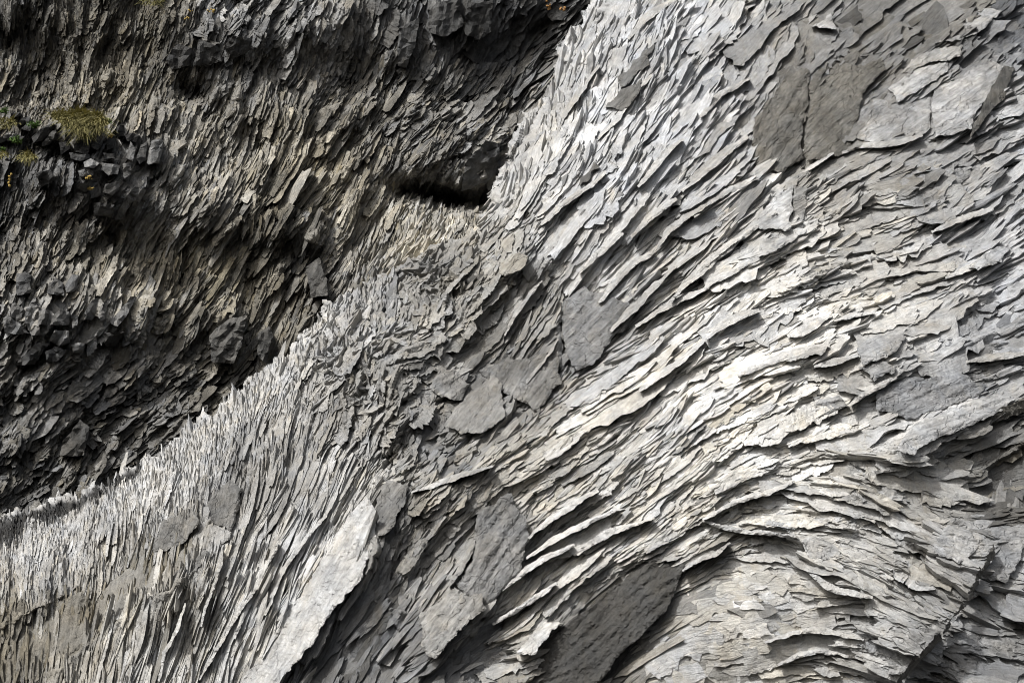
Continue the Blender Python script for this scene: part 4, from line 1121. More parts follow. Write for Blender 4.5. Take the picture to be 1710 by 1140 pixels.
CHIPS = []
SL = [  # outline, albedo, warm, lift, thickness, label   (every slab one could point at)
    (R(3, [(360, 590), (430, 500), (520, 380), (600, 340), (640, 350), (622, 540), (600, 800), (500, 860), (375, 880), (345, 760)]), .17, .22, (.02, .10), .3, "brown grey smooth slab left of the long vertical crack, beside the long dark leaves"),
    (R(3, [(650, 352), (760, 300), (880, 330), (1000, 290), (1020, 350), (900, 470), (878, 600), (860, 700), (790, 780), (640, 800), (618, 780), (636, 560)]), .165, .25, (.02, .10), .3, "brown grey smooth slab right of the long vertical crack, touching the cream lichen"),
    (R(3, [(890, 540), (980, 500), (1100, 510), (1190, 460), (1250, 450), (1240, 640), (1180, 690), (960, 720), (870, 690)]), .33, -.05, (.02, .12), .3, "grey slab with cream lichen down its left edge"),
    (R(3, [(1260, 450), (1400, 390), (1540, 310), (1610, 330), (1560, 420), (1450, 640), (1260, 690), (1250, 560)]), .40, -.12, (.05, .42), .8, "tall light grey slab with a straight dark cut edge, near the upper right corner"),
    (R(3, [(1030, 440), (1150, 360), (1320, 305), (1330, 350), (1200, 440), (1080, 512)]), .44, -.05, (.02, .22), .25, "pale pointed tongue of rock just above the grey slab with the cut edge"),
    (R(3, [(1100, 372), (1150, 300), (1280, 240), (1400, 230), (1390, 290), (1250, 312)]), .44, .08, (.02, .15), .25, "upper pale tongue of rock with a chipped square end"),
    (R(3, [(640, 130), (740, 60), (765, 150), (690, 140)]), .55, 0, (.1, .3), .2, "small white three cornered slab near the top edge"),
    (R(3, [(460, 680), (490, 670), (500, 700), (480, 712)]), .55, .05, (.12, .2), .12, "tiny white chip stuck on the brown grey slab"),
    (R(3, [(380, 1140), (400, 1050), (470, 980), (560, 928), (542, 1140)]), .60, -.05, (.05, .25), .5, "bright flat fronted slab with a sharp upright corner, above the white leaves"),
    (R(3, [(560, 928), (622, 940), (612, 1070), (594, 1140), (542, 1140)]), .36, .05, (.3, .1), .5, "narrow grey return face right of the bright flat fronted slab"),
    (R(3, [(1200, 990), (1300, 870), (1450, 840), (1390, 920), (1290, 1010), (1210, 1030)]), .38, -.1, (.02, .12), .25, "smooth grey lens shaped slab at the right below the tall slab"),
    (R(3, [(1460, 620), (1600, 500), (1720, 470), (1720, 560), (1600, 600), (1480, 682)]), .48, -.2, (.05, .3), .5, "pale curved shelf of rock at the right border below the dark cut edge"),
    (R(6, [(965, 850), (1100, 760), (1390, 728), (1520, 790), (1480, 850), (1200, 930), (1130, 960), (980, 920)]), .30, -.3, (.0, .05), .3, "smooth blue grey slab with white scratches, right of the white leaves"),
    (R(6, [(1080, 1110), (1160, 985), (1440, 860), (1600, 840), (1715, 850), (1500, 962), (1300, 1040), (1150, 1140)]), .46, -.1, (.0, .3), .55, "long pale prow of rock with a dark hollow beneath it, at the right border"),
    (R(6, [(1455, 1010), (1500, 960), (1715, 855), (1715, 930), (1560, 980)]), .17, .25, (.3, .05), .4, "brown underside wedge with painted shade below the pale prow"),  # brown rock, with the shade of the underside mixed into its albedo
    (R(6, [(380, 152), (400, 50), (470, 20), (622, 6), (560, 62), (450, 122)]), .54, 0, (.05, .4), .4, "thick pale lip of rock above a deep slanting shadow, right of centre"),
    (R(6, [(590, 240), (670, 190), (690, 200), (640, 250)]), .2, .05, (.05, .2), .2, "small dark diamond shaped block under the pale lip"),
    (R(6, [(545, 545), (640, 450), (745, 430), (700, 480), (600, 545)]), .62, .02, (.05, .2), .2, "large white pointed leaf with a shadowed lower edge, right of centre"),
    (R(6, [(510, 660), (660, 600), (730, 595), (690, 640), (540, 668)]), .5, .05, (.02, .22), .2, "thin white blade with a dark tip pointing right, among the white leaves"),
    (R(6, [(870, 600), (960, 540), (1120, 540), (1040, 640), (900, 690)]), .42, -.1, (.0, .12), .25, "pale grey cracked plate above the blue grey slab"),
    (R(6, [(880, 700), (1000, 670), (1070, 700), (1060, 730), (960, 770)]), .36, -.12, (.0, .1), .25, "small grey triangular plate touching the blue grey slab"),
    (R(6, [(1430, 200), (1580, 90), (1640, 100), (1600, 170), (1480, 215)]), .38, -.25, (.05, .3), .3, "grey blade with a black shadow below it near the right border"),
    (R(6, [(650, 850), (780, 840), (840, 900), (700, 950), (670, 940)]), .44, -.02, (.0, .05), .2, "smooth grey patch of rock enclosed by white leaves"),
    (R(9, [(1250, 450), (1360, 290), (1570, 295), (1545, 350), (1500, 440), (1390, 540), (1280, 490)]), .46, -.1, (.1, .4), .5, "largest light grey plate at the lower right, overhanging the straight broken edge"),
    (R(9, [(1545, 360), (1720, 350), (1720, 440), (1625, 640), (1490, 610), (1555, 450)]), .34, -.2, (.0, .15), .6, "grey plate with a long black crack at the right border"),
    (R(9, [(1290, 560), (1500, 520), (1440, 655), (1380, 640)]), .44, -.08, (.1, .35), .4, "light plate with a small black hole at its lower corner, above the straight broken edge"),
    (R(9, [(595, 440), (700, 380), (870, 390), (1030, 470), (1055, 540), (985, 582), (860, 540), (640, 510)]), .48, 0, (.05, .28), .4, "smooth pale plate dipping right, in the middle of the falling layers"),
    (R(9, [(950, 870), (1060, 790), (1290, 760), (1310, 810), (1260, 900), (1180, 972), (1060, 930)]), .46, -.03, (.05, .35), .45, "broad pale plate with a brown scar, close to the lower right corner"),
    (R(9, [(870, 950), (1000, 930), (1210, 990), (1170, 1030), (1100, 1100), (1030, 1100), (1050, 1050)]), .36, -.12, (.0, .3), .45, "lowest grey plate above the straight broken edge at the bottom"),
    (R(9, [(1185, 1020), (1350, 960), (1550, 990), (1600, 1040), (1655, 1122), (1400, 1085)]), .33, -.15, (-.1, .15), .4, "long grey plate pointing at the black hole in the lower right corner"),
    (R(9, [(1290, 905), (1400, 840), (1675, 930), (1672, 992), (1500, 962), (1320, 935)]), .36, -.1, (-.1, .2), .4, "thick layered plate with a blunt end, just above the black hole"),
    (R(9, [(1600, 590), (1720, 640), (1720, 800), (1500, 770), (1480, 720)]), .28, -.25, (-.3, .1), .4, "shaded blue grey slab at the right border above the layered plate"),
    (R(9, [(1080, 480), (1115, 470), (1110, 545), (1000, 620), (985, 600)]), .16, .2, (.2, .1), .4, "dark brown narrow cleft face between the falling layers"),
    (R(8, [(130, 200), (180, 300), (172, 400), (112, 610), (60, 660), (-10, 740), (-160, 960), (-320, 1150), (-500, 1150), (-300, 880), (-100, 520)]), .58, .0, (.0, .16), .4, "long white slab leaning up to the right, at the lower left of centre"),
    (R(8, [(940, 1145), (985, 1020), (1110, 852), (1330, 682), (1565, 530), (1715, 522), (1690, 625), (1600, 800), (1450, 952), (1340, 1085), (1280, 1145)]), .088, .12, (-.14, -.06), .5, "huge dark brown striped slab at the bottom centre"),
    (R(8, [(880, 985), (1020, 832), (1112, 842), (1000, 950), (962, 1000)]), .6, 0, (.05, .3), .3, "bright white wedge directly above the huge dark slab"),
    (R(8, [(390, 800), (570, 660), (640, 700), (700, 690), (722, 760), (620, 850), (580, 900), (470, 1016), (400, 960)]), .34, .1, (.1, .4), .4, "bundle of grey tongues hanging over the dark hollow at the bottom"),
    (R(8, [(680, 290), (850, 190), (930, 330), (940, 430), (900, 560), (800, 690), (705, 760), (640, 700), (572, 640), (660, 520), (672, 390)]), .26, .0, (.0, .1), .3, "smooth mid grey face surrounded by crinkled leaves, below the middle"),
    (R(8, [(180, 100), (330, 150), (322, 240), (252, 370), (180, 400), (172, 280)]), .22, .03, (-.05, .05), .3, "rough dark grey face right of the top of the long white slab"),
    (R(5, [(480, 720), (560, 700), (642, 780), (602, 860), (500, 850), (440, 790)]), .30, .05, (.0, .15), .3, "rounded grey plate left in the central bowl"),
    (R(5, [(600, 870), (640, 830), (760, 730), (802, 780), (802, 850), (822, 940), (702, 1030), (600, 1030), (522, 990)]), .29, .08, (.02, .2), .3, "large ribbed grey plate at the bottom of the central bowl"),
    (R(5, [(1085, 400), (1150, 330), (1210, 290), (1260, 330), (1330, 330), (1470, 400), (1440, 480), (1370, 540), (1300, 640), (1222, 700), (1180, 720), (1130, 640)]), .25, -.12, (-.1, .0), .3, "smooth dark blue grey slab in the notch right of the central bowl"),
    (R(5, [(1225, 610), (1340, 522), (1385, 520), (1312, 610), (1222, 685)]), .09, .02, (-.05, .0), .2, "almost black lens of rock in the notch"),
    (R(5, [(790, 170), (870, 130), (942, 140), (892, 210), (830, 240), (790, 222)]), .42, .25, (.2, .35), .4, "tan block with a white flat top standing on the crest"),
    (R(5, [(612, 270), (660, 225), (742, 235), (702, 278)]), .13, .1, (.0, .1), .3, "small dark lens of painted shade under the rubble of the crest"),  # shade under the rubble, put in as a dark plate
    (R(2, [(1380, 385), (1460, 310), (1580, 210), (1545, 330), (1440, 422), (1400, 442)]), .2, .05, (.05, .2), .25, "dark grey leaf among the steep blue white blades, upper one of two"),
    (R(2, [(1320, 540), (1400, 450), (1502, 395), (1482, 480), (1412, 552)]), .18, .1, (.05, .2), .25, "dark grey leaf among the steep blue white blades, lower one of two"),
    (R(2, [(1190, 932), (1210, 880), (1262, 810), (1292, 830), (1252, 882)]), .16, .1, (.05, .15), .25, "small dark leaf low among the steep blades"),
    (R(2, [(1170, 760), (1215, 700), (1215, 760), (1165, 800)]), .24, -.15, (.03, .15), .2, "small slate blue chip low among the steep blades"),
    (R(7, [(1000, 335), (1160, 382), (1150, 420), (1095, 480), (960, 442)]), .42, .05, (-.04, .06), .35, "pale triangular face under the grey panel among the upright ribs"),
    (R(7, [(1010, 330), (1040, 240), (1150, 120), (1210, 170), (1202, 262), (1160, 378)]), .23, .08, (-.04, .1), .4, "smooth grey panel above the pale triangular face among the upright ribs"),
    (R(7, [(740, 420), (800, 330), (940, 260), (1000, 330), (930, 430), (830, 480), (770, 490)]), .27, .12, (.0, .12), .3, "brownish smooth panel left of the pale triangular face"),
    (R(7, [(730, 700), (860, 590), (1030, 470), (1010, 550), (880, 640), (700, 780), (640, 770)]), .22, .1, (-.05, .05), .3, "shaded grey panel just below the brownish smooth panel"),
    (R(3, [(1400, 110), (1500, 40), (1600, 60), (1500, 150), (1350, 210), (1260, 220)]), .38, -.05, (.0, .2), .3, "grey layered tongue in the upper right corner with a black slit below"),
    (R(3, [(1580, 300), (1590, 160), (1670, 150), (1720, 140), (1720, 320)]), .17, -.5, (-.1, .0), .3, "dark blue slab at the right border in the upper corner"),
    ([(-60, 1090), (0, 1062), (80, 1014), (132, 988), (150, 1002), (148, 1074), (92, 1112), (0, 1152), (-60, 1170)], .23, .34, (-.1, -.03), .4, "smooth olive brown panel with upright streaks at the lower left border"),
    ([(152, 1000), (240, 924), (325, 908), (298, 962), (230, 1008), (152, 1070)], .27, .24, (-.1, -.03), .4, "tan streaked panel right of the olive brown one, above the pale ribs"),
    ([(795, 618), (850, 600), (930, 590), (936, 640), (900, 690), (850, 660)], .24, .03, (-.06, .02), .3, "thin cracked grey plate at the top right of the central bowl"),
]
for k, (poly, al, wm, lf, th, lab) in enumerate(SL):
    small = max(np.ptp([q[0] for q in poly]), np.ptp([q[1] for q in poly])) < 60
    if lf[1] <= .13:
        lf = (lf[0] - .10, lf[1] - .10)
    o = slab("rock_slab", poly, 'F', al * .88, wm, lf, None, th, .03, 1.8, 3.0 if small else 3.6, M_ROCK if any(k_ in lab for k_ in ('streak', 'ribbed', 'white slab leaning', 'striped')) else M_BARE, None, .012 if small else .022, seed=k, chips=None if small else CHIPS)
    tag(o, lab, "rock slab", "slabs standing out of the pale cliff", "thing")

ch = np.array(CHIPS)
rc = np.random.default_rng(77)
chL = samp(FF["L"], ch[:, 0], ch[:, 1]) * .8 * np.exp(rc.normal(0, .4, len(ch)))
chW = samp(FF["W"], ch[:, 0], ch[:, 1]) * .85 * np.exp(rc.normal(0, .35, len(ch)))
chL, chW = np.minimum(chL, 70), np.minimum(chW, 18)
cv = flakes("edge_leaf", ch[:, 0], ch[:, 1], chL, chW, FF, ch[:, 2], dF_smooth, np.minimum(.08, chW * .0139 * 1.2), np.ones(len(ch)), ch[:, 3] * np.exp(rc.normal(0, .12, len(ch))), ch[:, 4], M_ROCK, pale, 8, 4, 4242, 0.0)
o = mesh_obj("edge_leaf", cv[0], cv[1], M_ROCK, pale, cv[2], cv[3])
o["label"] = "small broken leaves lapping over the edges of the smooth slabs"

# dark cut side of the tall slab, a part of the cliff
slab("broken_edge", R(3, [(1612, 330), (1665, 345), (1610, 500), (1450, 680), (1440, 690), (1452, 640), (1562, 420)]), 'F', .1, .15, (.42, -.05), 0, .6, .02, 1.2, 5.0, M_BARE, pale)["label"] = "dark cut side of the tall grey slab"
for k, pts in enumerate([[(1562, 440), (1565, 480), (1510, 590), (1490, 600), (1520, 530)], [(1490, 560), (1500, 600), (1420, 760), (1400, 760), (1445, 660)], [(1400, 740), (1410, 770), (1310, 900), (1290, 905), (1345, 820)], [(1290, 890), (1300, 920), (1190, 1030), (1165, 1040), (1230, 950)], [(1180, 1010), (1180, 1050), (1090, 1145), (1060, 1150), (1120, 1070)]]):
    slab("broken_edge", R(9, pts), 'F', .17, .15, (.25, -.15), -40, .4, .03, 2.0, 3.0, M_BARE, pale, .03, seed=90 + k)

def strip(low, wid, h, alb, warm=0.0, seed=0):
    """a long leaf whose lower lip runs along the given line"""
    q = np.array(low, float)
    d = np.gradient(q, axis=0)
    d /= np.hypot(d[:, 0], d[:, 1])[:, None]
    nrm = np.column_stack([d[:, 1], -d[:, 0]])
    nrm[nrm[:, 1] > 0] *= -1
    t = np.linspace(0, 1, len(q))
    wd = wid * (0.25 + .75 * np.sin(np.pi * np.clip(t * .9 + .05, 0, 1)))
    up = q + nrm * wd[:, None]
    slab("overhanging_leaf", [tuple(v) for v in q] + [tuple(v) for v in up[::-1]], 'F', alb, warm, (-.04, h), None, h + .3, .03, 1.0, 4.2, M_ROCK, pale, .022, seed)


def Z(pts, ox=855, oy=333):
    return [(ox + a / 3, oy + b / 3) for a, b in pts]


ST = [(Z([(970, 450), (1110, 375), (1250, 292), (1390, 210), (1482, 152)]), 16, .42, .5), (Z([(800, 520), (900, 420), (1010, 325), (1170, 195), (1330, 66)]), 17, .36, .5), (Z([(600, 195), (690, 110), (760, 60), (830, 0)]), 16, .42, .46), (Z([(975, 705), (1060, 650), (1170, 592), (1242, 562)]), 18, .40, .55),
      (Z([(640, 965), (740, 900), (850, 822), (975, 705)]), 15, .30, .55), (Z([(500, 665), (570, 600), (640, 540), (740, 430), (830, 335)]), 15, .32, .42), (Z([(1135, 892), (1260, 840), (1400, 792), (1500, 765), (1592, 740)]), 16, .30, .58), (Z([(1385, 692), (1480, 640), (1592, 592)]), 18, .25, .57),
      (Z([(340, 372), (420, 300), (560, 172)]), 13, .3, .5), (Z([(440, 522), (520, 430), (620, 332), (722, 262)]), 14, .3, .5), (Z([(740, 235), (800, 165), (880, 102), (1000, 22)]), 15, .4, .42), (Z([(835, 465), (960, 345), (1070, 255), (1165, 182)]), 12, .34, .48), (Z([(620, 640), (760, 560), (880, 500), (990, 440)]), 13, .26, .5),
      (R(9, [(580, 145), (680, 180), (752, 212), (832, 195)]), 14, .25, .56), (R(9, [(415, 942), (540, 905), (650, 890), (790, 905), (905, 932)]), 12, .28, .5), (R(9, [(615, 582), (690, 650), (760, 692), (950, 722)]), 16, .32, .48), (R(9, [(100, 332), (200, 370), (290, 392), (440, 402), (582, 412)]), 11, .3, .5),
      (R(9, [(680, 345), (780, 365), (865, 372)]), 9, .2, .48), (R(9, [(780, 245), (870, 300), (962, 342)]), 12, .26, .52), (R(9, [(1005, 255), (1130, 222), (1252, 205)]), 15, .24, .44), (R(9, [(960, 92), (1080, 82), (1150, 62), (1222, 42)]), 14, .24, .44), (R(9, [(480, 1055), (590, 1010), (705, 992), (830, 1010)]), 12, .26, .46),
      (R(9, [(100, 325), (260, 250), (430, 200), (562, 135)]), 12, .22, .56), (R(9, [(0, 580), (90, 535), (180, 500), (240, 440)]), 11, .24, .42),
      (R(3, [(0, 965), (80, 905), (160, 842), (250, 760), (332, 692)]), 20, .4, .4), (R(3, [(60, 1092), (150, 1020), (250, 962), (382, 900)]), 15, .3, .46), (R(3, [(90, 592), (150, 540), (200, 482), (342, 402)]), 14, .24, .46), (R(3, [(800, 772), (900, 745), (1000, 742), (1110, 722), (1205, 682)]), 14, .4, .36), (R(3, [(590, 880), (660, 840), (720, 800), (760, 770)]), 10, .2, .5),
      (R(6, [(1250, 30), (1340, -5), (1440, -40), (1560, -90)]), 15, .28, .46), (R(6, [(1320, 262), (1420, 222), (1520, 190), (1620, 170)]), 14, .26, .46), (R(6, [(1420, 680), (1520, 672), (1620, 660), (1720, 640)]), 16, .32, .4), (R(6, [(740, 470), (830, 460), (960, 430)]), 12, .22, .56), (R(6, [(660, 705), (760, 690), (880, 645)]), 14, .2, .52),
      (R(6, [(840, 895), (930, 840), (1000, 800), (1075, 755)]), 13, .28, .55), (R(8, [(940, 420), (1060, 330), (1180, 250), (1290, 180)]), 14, .2, .54), (R(8, [(930, 520), (1080, 430), (1240, 350), (1400, 270)]), 13, .2, .55), (R(8, [(1180, 500), (1260, 450), (1400, 380), (1570, 320)]), 13, .28, .54), (R(8, [(810, 680), (930, 590), (1040, 520), (1170, 450)]), 13, .2, .56),
      (R(8, [(760, 850), (880, 790), (960, 740), (1080, 640)]), 12, .2, .56), (R(8, [(350, 190), (470, 160), (600, 110), (760, 60)]), 10, .22, .44), (R(8, [(540, 660), (600, 590), (660, 480), (680, 390)]), 12, .16, .3), (R(7, [(1010, 860), (1060, 700), (1110, 560), (1120, 470)]), 9, .28, .5), (R(7, [(1180, 920), (1260, 740), (1340, 560), (1400, 430)]), 9, .26, .5),
      (R(7, [(800, 1130), (830, 990), (900, 860), (930, 740)]), 8, .22, .46), (R(7, [(1000, 1130), (1110, 950), (1200, 800), (1290, 660)]), 9, .24, .5), (R(7, [(1330, 800), (1440, 560), (1540, 420), (1640, 300)]), 9, .26, .5), (R(2, [(1290, 700), (1400, 600), (1470, 470), (1560, 380)]), 13, .24, .54), (R(2, [(1440, 200), (1520, 120), (1600, 60), (1690, 0)]), 15, .22, .5),
      (R(2, [(1490, 940), (1580, 850), (1650, 760), (1720, 700)]), 14, .3, .5), (R(2, [(1080, 700), (1140, 560), (1230, 430), (1300, 330)]), 12, .26, .46), (R(2, [(1000, 1130), (1140, 1020), (1260, 940), (1330, 860)]), 12, .24, .5), (R(5, [(840, 900), (910, 800), (1000, 700), (1090, 560)]), 8, .16, .34), (R(5, [(820, 540), (880, 440), (960, 330), (1010, 270)]), 10, .22, .42), (R(5, [(480, 420), (560, 300), (620, 230)]), 10, .24, .34)]
for k, (low, wd, h, al) in enumerate(ST):
    strip(low, wd * .85, h * .5, al * .98, .04, 1000 + k)

# big prisms and smooth faces in the dark wall: parts of it
PR = [('p', [(250, 540), (345, 430), (362, 560), (372, 700), (387, 790), (300, 800), (240, 680)], .22), ('p', [(365, 530), (470, 560), (450, 700), (370, 690)], .19), ('p', [(680, 600), (742, 610), (737, 700), (690, 730)], .2),
      ('p', [(1050, 640), (1180, 510), (1240, 430), (1292, 430), (1222, 590), (1122, 710), (1060, 680)], .25), ('p', [(990, 770), (1180, 760), (1112, 900), (1000, 900)], .08), ('p', [(800, 590), (860, 480), (942, 420), (932, 560), (880, 650), (820, 650)], .21),
      ('p', [(930, 600), (970, 490), (1002, 640), (960, 662)], .22), ('p', [(500, 610), (600, 560), (660, 570), (662, 700), (540, 700), (470, 700)], .17), ('p', [(520, 750), (660, 760), (672, 860), (560, 900), (470, 850)], .19), ('p', [(680, 880), (802, 880), (782, 970), (690, 960)], .23),
      ('p', [(30, 640), (90, 600), (200, 700), (282, 780), (180, 790), (40, 760)], .19), ('p', [(160, 210), (240, 190), (302, 230), (290, 330), (312, 380), (160, 420)], .12), ('p', [(470, 300), (540, 250), (602, 300), (612, 420), (450, 400)], .12), ('p', [(620, 320), (690, 210), (770, 230), (720, 370), (630, 380)], .16),
      ('p', [(80, 500), (150, 490), (230, 540), (180, 690), (110, 620)], .15), ('p', [(360, 860), (470, 880), (330, 1080), (150, 1080), (250, 960)], .1), ('p', [(520, 900), (640, 930), (560, 1040), (450, 1060), (430, 950)], .1),
      (4, [(1050, 540), (1160, 450), (1240, 440), (1210, 600), (1170, 680), (1060, 670)], .15), (4, [(1290, 530), (1350, 490), (1380, 560), (1330, 680), (1290, 640)], .13), (4, [(1530, 200), (1600, 150), (1640, 260), (1640, 340), (1560, 350)], .13),
      (4, [(300, 1140), (320, 1060), (400, 960), (450, 1000), (420, 1140)], .13), (2, [(600, 960), (620, 820), (720, 700), (800, 720), (780, 860), (720, 920)], .12), (2, [(440, 60), (480, 10), (600, 0), (610, 130), (520, 190), (440, 160)], .09), (2, [(620, 170), (630, 20), (760, 0), (750, 160), (690, 200)], .06),
      (2, [(280, 250), (290, 140), (390, 90), (370, 240), (330, 340), (285, 330)], .12), (1, [(965, 330), (1000, 200), (1090, 230), (1110, 310), (1040, 330)], .08), (1, [(1120, 240), (1170, 180), (1260, 190), (1260, 250), (1180, 290)], .07), (1, [(830, 300), (880, 220), (960, 240), (950, 330), (860, 350)], .09)]
for k, (rg, pts, al) in enumerate(PR):
    slab("prism", R(rg, pts), 'R', al * 1.05, .1 if rg == 4 else -.04, (.28, .16), None, .9, .05, 1.2, 6.0, M_DARK, dark, .045, seed=300 + k)

# ------------------------------------------------------------------ lichen, thin crusts on the rock
def crust(name, wall, cx, cy, rx, ry, n, mat, parent, lift, seed, dpx=2.2):
    r = np.random.default_rng(seed)
    sm = dF_smooth if wall == 'F' else dR_smooth
    V, F = [], []
    for k in range(n):
        a, q = r.uniform(0, 2 * math.pi), math.sqrt(r.uniform(0, 1))
        x, y = cx + rx * q * math.cos(a), cy + ry * q * math.sin(a)
        s = dpx * r.uniform(.5, 1.5)
        m = 7
        d = float(samp(sm, x, y)) - lift
        b = len(V)
        V.append(pos(x, y, d - .03))
        for j in range(m):
            t = j / m * 2 * math.pi
            rr = s * r.uniform(.6, 1.3)
            V.append(pos(x + rr * math.cos(t), y + rr * math.sin(t), d + .05))
        F += [(b, b + 1 + (j + 1) % m, b + 1 + j) for j in range(m)]
    return mesh_obj(name, np.array(V), np.array(F), mat, parent, smooth=True)


# blocks lying on the grassy ledge: each a thing
BL = [([(300, 400), (430, 290), (520, 265), (535, 300), (400, 425), (320, 450)], .06, "long black block tilted to the left, beside the grass tuft on the ledge"),
      ([(400, 450), (530, 320), (552, 380), (470, 462), (400, 482)], .13, "grey tilted block tucked under the long black block"),
      ([(700, 460), (742, 420), (850, 420), (862, 442), (832, 560), (720, 530)], .05, "black block with a pale mossy top below the middle of the grass tuft"),
      ([(660, 540), (850, 560), (852, 600), (760, 622), (670, 600)], .11, "flat grey block below the black block with the mossy top"),
      ([(790, 630), (860, 600), (942, 640), (890, 690), (800, 680)], .27, "pale five sided stone at the lip of the ledge"),
      ([(870, 380), (950, 340), (972, 480), (930, 520), (880, 500)], .12, "upright block with a yellow lichen top, right of the grass tuft"),
      ([(980, 540), (1080, 550), (1092, 602), (990, 602)], .09, "square dark block right of the flat grey block"),
      ([(1200, 590), (1242, 430), (1292, 520), (1262, 620)], .24, "pale pointed pillar at the right end of the ledge"),
      ([(1400, 640), (1440, 430), (1540, 400), (1552, 480), (1512, 645), (1410, 655)], .19, "tall brown grey slab standing at the far right end of the ledge"),
      ([(1300, 600), (1340, 470), (1400, 430), (1390, 620), (1330, 650)], .12, "narrow upright slab left of the tall brown grey one on the ledge"),
      ([(1010, 450), (1060, 350), (1102, 380), (1092, 500), (1020, 522)], .06, "black block crowned by orange lichen, on the ledge"),
      ([(1110, 290), (1180, 280), (1192, 380), (1120, 402)], .045, "blackest upright block right of the leafy plant by the tuft"),
      ([(1190, 380), (1260, 350), (1330, 380), (1290, 440), (1210, 430)], .06, "low black stone between the blackest block and the pale pillar"),
      ([(160, 270), (210, 212), (290, 205), (302, 240), (170, 302)], .09, "rounded dark boulder high on the left of the ledge"),
      ([(200, 312), (260, 255), (322, 270), (290, 332)], .075, "dark boulder just below the rounded one on the left of the ledge"),
      ([(-10, 400), (60, 370), (112, 372), (40, 440), (-10, 460)], .11, "low dark stone at the left border of the ledge"),
      ([(60, 425), (150, 360), (232, 390), (160, 440)], .24, "pale flat stone near the left border of the ledge"),
      ([(100, 162), (190, 152), (202, 192), (110, 202)], .13, "small flat stone at the top left of the ledge"),
      ([(565, 450), (660, 430), (672, 500), (580, 562)], .07, "dark block with a flat lit top under the left of the grass tuft"),
      ([(460, 392), (550, 385), (552, 422), (470, 452)], .12, "small boxy stone under the tilted blocks"),
      ([(970, 640), (1150, 660), (1122, 742), (1040, 762), (960, 700)], .16, "broad grey block in the broken front of the ledge"),
      ([(1170, 640), (1242, 632), (1252, 742), (1182, 792)], .2, "pale upright block in the broken front below the pillar"),
      ([(740, 720), (802, 700), (852, 760), (760, 772)], .2, "small light stone left of the yellow lichen spots"),
      ([(340, 740), (480, 700), (522, 800), (382, 882)], .075, "dark rounded face in the broken front at the left"),
      ([(1200, 950), (1290, 860), (1390, 890), (1332, 1000), (1222, 1022)], .17, "grey wedge shaped block low in the broken front"),
      ([(890, 1010), (1090, 1040), (1072, 1140), (890, 1140)], .1, "large square block at the bottom of the broken front"),
      ([(980, 920), (1000, 840), (1110, 815), (1140, 870), (1060, 950)], .17, "cracked grey block right of the yellow lichen spots"),
      ([(740, 880), (760, 830), (840, 830), (850, 900), (800, 920)], .14, "small hexagonal block below the yellow lichen spots")]
for k, (pts, al, lab) in enumerate(BL):
    o = slab("boulder", R('l', pts), 'R', al * .95, -.01, (.75, .5), -70, 1.0, .05, 1.0, 6.5, M_DARK, None, .045, seed=500 + k)
    tag(o, lab, "boulder", "blocks on the grassy ledge")
    if "yellow lichen top" in lab or "orange lichen" in lab:
        c_ = np.mean(R('l', pts), 0)
        crust("lichen_crust", 'R', c_[0], c_[1] - 9, 5, 2.5, 12, M_LICHEN, o, .86, 800 + k, 1.7)


LI = [('F', 1446, 178, 6, 12, 14, M_WHITE, .16, "cream"), ('F', 1436, 205, 4, 14, 14, M_WHITE, .14, "cream"), ('F', 1460, 232, 12, 4, 12, M_WHITE, .16, "cream"), ('R', 150, 297, 7, 3, 8, M_LICHEN, .8, "yellow"), ('R', 152, 314, 6, 2, 7, M_LICHEN, .8, "yellow"), ('R', 17, 300, 3, 14, 10, M_LICHEN, .5, "yellow"),
      ('R', 352, 19, 6, 4, 8, M_LICHEN, .7, "yellow"), ('R', 318, 18, 5, 2, 5, M_LICHEN, .6, "yellow"), ('R', 312, 31, 3, 3, 5, M_LICHEN, .6, "yellow"), ('F', 850, 452, 2, 2, 3, M_LICHEN, .35, "yellow"), ('R', 916, 8, 4, 9, 7, M_RUST, .8, "rust"), ('R', 940, 16, 6, 4, 6, M_RUST, .8, "rust"), ('R', 875, 210, 3, 4, 5, M_RUST, .7, "rust")]
for k, (wl, cx, cy, rx_, ry_, n, mt, lf, wd) in enumerate(LI):
    o = crust("lichen_patch", wl, cx, cy, rx_, ry_, n, mt, pale if wl == 'F' else dark, lf, 700 + k, 2.0 if n > 5 else 1.6)
    o["label"] = wd + (" stained patch" if wd == "rust" else " lichen crust on the rock")


# ------------------------------------------------------------------ grass and small plants on the ledge
def blades(name, pts, n, hgt, mat, parent, seed, droop=.6, wid=.014, lift=1.0):
    r = np.random.default_rng(seed)
    p = np.array(pts, float)
    V, F = [], []
    lo_, hi_ = p.min(0), p.max(0)
    k = 0
    while k < n:
        x, y = r.uniform(lo_[0], hi_[0]), r.uniform(lo_[1], hi_[1])
        if not in_poly(np.array([x]), np.array([y]), p)[0]:
            continue
        k += 1
        t = (y - lo_[1]) / (hi_[1] - lo_[1] + 1e-6)
        base = pos(x, y, float(samp(dR_smooth, x, y)) - lift - .25 * math.sin(t * math.pi) + r.normal(0, .05))
        h = hgt * r.uniform(.5, 1.2)
        out = np.array([r.normal(.1, .6), -abs(r.normal(.6, .4)), 0])
        w_ = np.array([wid * r.uniform(.6, 1.3), 0, 0]) @ np.array([[1, .3, 0], [0, 1, 0], [0, 0, 1]])
        b = len(V)
        for j in range(4):
            s = j / 3
            c = base + out * h * s + np.array([0, 0, h * (s * .75 - droop * 1.9 * s * s * (.45 + t))])
            V += [c - w_ * (1 - s * .9), c + w_ * (1 - s * .9)]
        F += [(b + 2 * j, b + 2 * j + 1, b + 2 * j + 3, b + 2 * j + 2) for j in range(3)]
    return mesh_obj(name, np.array(V), np.array(F), mat, parent)


